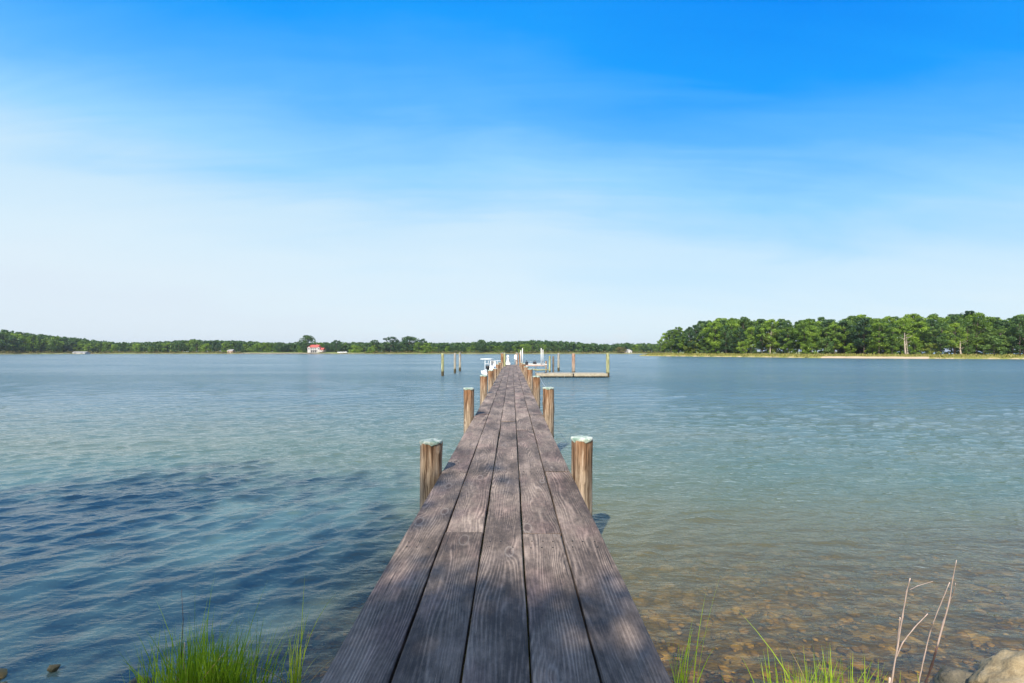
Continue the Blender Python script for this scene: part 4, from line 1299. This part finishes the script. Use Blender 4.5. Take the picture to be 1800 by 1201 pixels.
# ------------------------------------------------------------------ near bank: grass, stems, stones
def blades(n, cx, cy, sx, sy, h0, h1, lean, seed, wid=0.0045, tall=0, curve=0.35):
    r = np.random.default_rng(seed)
    vs, fs, ti = [], [], []
    for i in range(n):
        bx = cx + r.normal(0, sx); by = cy + r.normal(0, sy)
        hh = r.uniform(h0, h1) * (1.5 if i < tall else 1)
        bz = float(ground_z(np.array(bx), np.array(by))) - 0.02
        dead = r.random() < 0.13
        if dead: hh *= 0.7
        a = r.uniform(0, 6.28); L = hh * abs(r.normal(0.12, 0.16)) * (2.5 if dead else 1)
        dx = math.cos(a) * L + (bx - cx) * 0.45 * hh + lean[0] * hh; dy = math.sin(a) * L + lean[1] * hh
        wa = r.uniform(0, 3.14); wx, wy = math.cos(wa) * wid, math.sin(wa) * wid
        w_ = r.uniform(0.6, 1.3); tt = r.uniform(0.05, 1.0); b0 = len(vs); ns = 7
        for k in range(ns + 1):
            t = k / ns; q = t ** (1.6 + curve)
            px_, py_, pz_ = bx + dx * q, by + dy * q, bz + hh * (t - 0.10 * t * t * abs(L / hh) * 3)
            f = w_ * (0.75 + 0.5 * t if t < 0.35 else 0.93 * (1 - (t - 0.35) / 0.65) ** 0.8 + 0.02)
            vs += [(px_ - wx * f, py_ - wy * f, pz_), (px_ + wy * f * 0.35, py_ - wx * f * 0.35, pz_), (px_ + wx * f, py_ + wy * f, pz_)]
            ti += [2.0 if dead else np.clip(tt * 0.8 + 0.2 * t, 0, 1)] * 3
            if k:
                p = b0 + (k - 1) * 3
                fs += [(p, p + 1, p + 4, p + 3), (p + 1, p + 2, p + 5, p + 4)]
    return vs, fs, ti
def grass_tuft(lab, *a, **k):
    vs, fs, ti = blades(*a, **k)
    o = link('grass_tuft', np_mesh('grass_tuft', vs, fs, M['grass'], {'tint': ('POINT', ti)}, smooth=True))
    tag(o, lab, 'grass')
grass_tuft('big dense tuft of bright green cordgrass left of the pier', 820, -1.93, 2.88, 0.15, 0.09, 0.34, 0.64, (0.02, 0.08), 1, tall=40)
grass_tuft('slim upright tuft of green grass close to the left edge of the pier', 26, -1.43, 3.02, 0.025, 0.04, 0.42, 0.72, (0.02, 0.05), 2, tall=8)
grass_tuft('thin leaning tuft of grass touching the right edge of the pier', 20, 1.10, 2.98, 0.025, 0.04, 0.4, 0.74, (0.12, 0.05), 3, tall=3)
grass_tuft('low spreading clump of yellow-green grass between the pier and the dry stems', 260, 1.86, 2.74, 0.17, 0.09, 0.30, 0.52, (0.0, 0.08), 4, tall=14)
grass_tuft('few short grass blades at the foot of the dry stems', 16, 2.42, 2.78, 0.06, 0.05, 0.2, 0.34, (0.0, 0.05), 5)

def P(px, py, Zf): return ((px - 900) * Zf, 800 * Zf, EYE - (py - 618) * Zf)
def stem(lab, name, paths, Zf, dark=None):
    root = empty(name, P(paths[0][0][0][0], 1232, Zf)); o = Vector(root.location)
    tag(root, lab, 'dry stem')
    for i, (pts, r0, r1) in enumerate(paths):
        n = len(pts)
        loc = [Vector(P(a, b, Zf - 0.00006 * k)) - o + Vector((random.uniform(-.002, .002), 0, 0)) for k, (a, b) in enumerate(pts)]
        m = MB()
        dense = []; rad = []
        for k in range(n - 1):
            for q in range(4):
                t = q / 4; dense.append(loc[k].lerp(loc[k + 1], t) + Vector((random.uniform(-.0012, .0012), 0, 0)))
                tt = (k + t) / (n - 1); rad.append(0.58 * (r0 + (r1 - r0) * tt) * (1.35 if q == 0 and k else 1) * random.uniform(0.9, 1.1))
        dense.append(loc[-1]); rad.append(r1 * 0.58)
        m.tube(dense, rad, 7)
        m.build('stem' if i == 0 else 'twig', M['straw'] if not (dark and i in dark) else M['stem_dark'], root)
stem('bleached dry stem with side twigs, leftmost of the three by the boulder', 'dead_reed',
     [([(1564, 1232), (1569, 1186), (1578, 1134), (1586, 1084), (1594, 1040), (1599.5, 1017)], .0085, .0045),
      ([(1597, 1038), (1613, 1030), (1640, 1022)], .0035, .0014), ([(1577, 1140), (1580, 1110), (1581.6, 1086)], .007, .006),
      ([(1574, 1160), (1587, 1130), (1607, 1104), (1631, 1079)], .006, .003), ([(1560, 1232), (1564, 1192)], .011, .009)], .0037)
stem('thin bleached dry stem, middle of the three by the boulder', 'dead_reed',
     [([(1608, 1232), (1615, 1199), (1624, 1156), (1635.5, 1109), (1640.5, 1095), (1654, 1062), (1669, 1024)], .006, .003), ([(1659, 1050), (1662, 1033)], .003, .002)], .00372)
stem('tallest dry stem, rightmost of the three by the boulder, dark at its foot', 'dead_reed',
     [([(1646, 1141), (1659, 1094), (1668, 1058), (1675, 1017), (1682, 985)], .009, .0025), ([(1618, 1232), (1627, 1199), (1637, 1171), (1646.5, 1138)], .009, .009), ([(1670, 1056), (1677, 1042), (1680, 1025)], .0045, .002)], .00374, dark=(1,))
def dark_reed():
    root_p = [P(319, 1150, .0037), P(322, 1090, .0037), P(319, 1036, .0037)]
    m = MB(); m.tube([P(322, 1240, .0037)] + root_p, [.003, .0028, .002, .001], 6); m2 = m.build('dry_reed', M['stem_dark']); tag(m2, 'single thin dark reed sticking up out of the big green tuft', 'reed')
    m = MB(); m.tube([P(318, 1240, .0036), P(320, 1190, .0036), P(325, 1130, .0036)], [.006, .006, .003], 6); m2 = m.build('dry_reed', M['straw']); tag(m2, 'pale straw-coloured reed standing inside the big green tuft', 'reed')
dark_reed()

def rock_mesh(seed, sub=4, rough=0.22, facets=9):
    r = random.Random(seed)
    bm = bmesh.new(); bmesh.ops.create_icosphere(bm, subdivisions=sub, radius=1)
    pl = []
    for _ in range(facets):
        v = Vector((r.gauss(0, 1), r.gauss(0, 1), r.gauss(0, 1))).normalized(); pl.append((v, r.uniform(0.62, 0.88)))
    off = Vector((r.uniform(0, 99),) * 3)
    for v in bm.verts:
        c = v.co.copy()
        for nrm, d in pl:
            k = c.dot(nrm)
            if k > d: c -= nrm * (k - d) * 0.93
        c *= 1 + rough * 0.5 * mnoise.fractal(c * 1.8 + off, 0.9, 2.0, 4) + 0.02 * mnoise.noise(c * 9 + off)
        v.co = c
    me = bpy.data.meshes.new('rock'); bm.to_mesh(me); bm.free()
    me.polygons.foreach_set('use_smooth', [True] * len(me.polygons))
    return me
def rock(name, lab, cat, loc, scl, rz, seed, mat, group=None, sub=4):
    me = rock_mesh(seed, sub); me.materials.append(mat)
    o = link(name, me, None, loc); o.scale = scl; o.rotation_euler = (random.uniform(-.1, .1), random.uniform(-.1, .1), rz)
    tag(o, lab, cat, group); return o
rock('boulder', 'large flat tan boulder at the water edge, right of the dry stems', 'boulder', (3.30, 2.76, 0.08), (0.50, 0.36, 0.34), 0.35, 12, M['rock'], sub=5)
rock('boulder', 'dark mossy boulder low in the water just behind the tan boulder', 'boulder', (3.08, 3.02, -0.06), (0.28, 0.22, 0.22), 0.9, 13, M['rock_dark'], sub=5)
rock('boulder', 'dark wet boulder hidden in the shade beside the left foot of the pier', 'boulder', (-1.22, 2.86, 0.02), (0.16, 0.18, 0.12), 0.2, 14, M['rock_dark'])
rock('boulder', 'green-grey submerged boulder under the low clump of grass right of the pier', 'boulder', (1.78, 3.05, -0.10), (0.30, 0.22, 0.16), 1.2, 15, M['rock_dark'])
rock('stone', 'pale yellow stone lying in the shallows at the left of the big green tuft', 'stone', (-2.30, 3.06, 0.0), (0.05, 0.05, 0.05), 0.5, 16, M['shell'])
rock('stone', 'round white stone behind the low clump of grass right of the pier', 'stone', (1.93, 3.02, 0.07), (0.030, 0.022, 0.026), 0.5, 17, M['shell'])
rs = random.Random(8)
for i in range(14):
    x = rs.uniform(-2.7, -1.25); y = 2.95 + rs.uniform(-0.25, 0.35); s = rs.uniform(0.035, 0.11)
    rock('stone', 'wet dark stone among the rubble at the left waterline', 'stone', (x, y, rs.uniform(-0.05, 0.0)), (s * rs.uniform(1, 1.6), s, s * 0.7), rs.uniform(0, 3), 30 + i, M['rock_dark'], 'wet stones at the left waterline', sub=3)
for i in range(12):
    x, y, s = rs.uniform(2.55, 2.86), rs.uniform(2.62, 3.02), rs.uniform(0.007, 0.013)
    rock('barnacle', 'tiny white barnacle or shell bit in the dark gap beside the tan boulder', 'shell', (x, y, rs.uniform(0.02, 0.06)), (s, s, s), 0, 80 + i, M['shell'], 'white shell bits beside the tan boulder', sub=2)
for i, (x, y, s) in enumerate([(-3.30, 3.28, 0.028), (-3.46, 3.10, 0.022)]):
    rock('stone', ['small brown stone breaking the surface at the far left edge', 'smaller dark stone below the brown one at the far left edge'][i], 'stone', (x, y, 0.02), (s * 1.4, s, s), 0.3, 95 + i, M['rock_dark'])

def bottom_stones():
    r = np.random.default_rng(4)
    bases = []
    for k in range(5):
        me = rock_mesh(200 + k, 2 if k < 0 else 1, 0.35); v = np.array([q.co[:] for q in me.vertices]); f = np.array([list(p.vertices) for p in me.polygons]); bases.append((v, f)); bpy.data.meshes.remove(me)
    V, F, T_ = [], [], []; b = 0
    for _ in range(4200):
        x = r.uniform(-6, 8.5); y = 2.3 + abs(r.normal(0, 1.7)); s = 0.010 + 0.045 * r.random() ** 2.6
        v, f = bases[r.integers(5)]
        a = r.uniform(0, 6.28); ca, sa = math.cos(a), math.sin(a)
        w = v * np.array([s * r.uniform(1, 1.7), s, s * 0.55]); w = np.stack([w[:, 0] * ca - w[:, 1] * sa, w[:, 0] * sa + w[:, 1] * ca, w[:, 2]], 1)
        w += np.array([x, y, float(ground_z(np.array(x), np.array(y))) + 0.03])
        V.append(w); F.append(f + b); b += len(v); T_.append(np.full(len(v), r.random()))
    m, T, out = material('olive_bottom_stones')
    t = attr(T, 'tint'); n = T.noise(T.node('ShaderNodeNewGeometry').outputs['Position'], 18, 5, 0.7)
    c = T.ramp(T.math('ADD', T.math('MULTIPLY', t, 0.7), T.math('MULTIPLY', n, 0.3)), [(0.1, (0.06, 0.045, 0.02)), (0.5, (0.24, 0.165, 0.06)), (0.85, (0.40, 0.29, 0.11)), (1.0, (0.58, 0.45, 0.22))])
    pbr(T, out, c, 0.85, 0, T.bump(n, 0.5, 0.01))
    o = link('bottom_stones', np_mesh('bottom_stones', np.concatenate(V), np.concatenate(F), m, smooth=True, attrs={'tint': ('POINT', np.concatenate(T_))}))
    tag(o, 'olive brown stones covering the bottom in the shallows', 'stones', kind='stuff')
bottom_stones()

# ------------------------------------------------------------------ thin summer haze over the river
def haze():
    m, T, out = material('thin_haze')
    pv = T.node('ShaderNodeVolumePrincipled')
    T.put(pv.inputs['Color'], (0.80, 0.88, 0.97)); T.put(pv.inputs['Density'], 0.00013); T.put(pv.inputs['Anisotropy'], 0.2)
    T.l.new(pv.outputs[0], out.inputs['Volume'])
    o = MB().box((0, 4800, 18), (20400, 10400, 60)).build('haze', m)
    tag(o, 'thin pale haze hanging over the river', 'haze', kind='stuff')
haze()
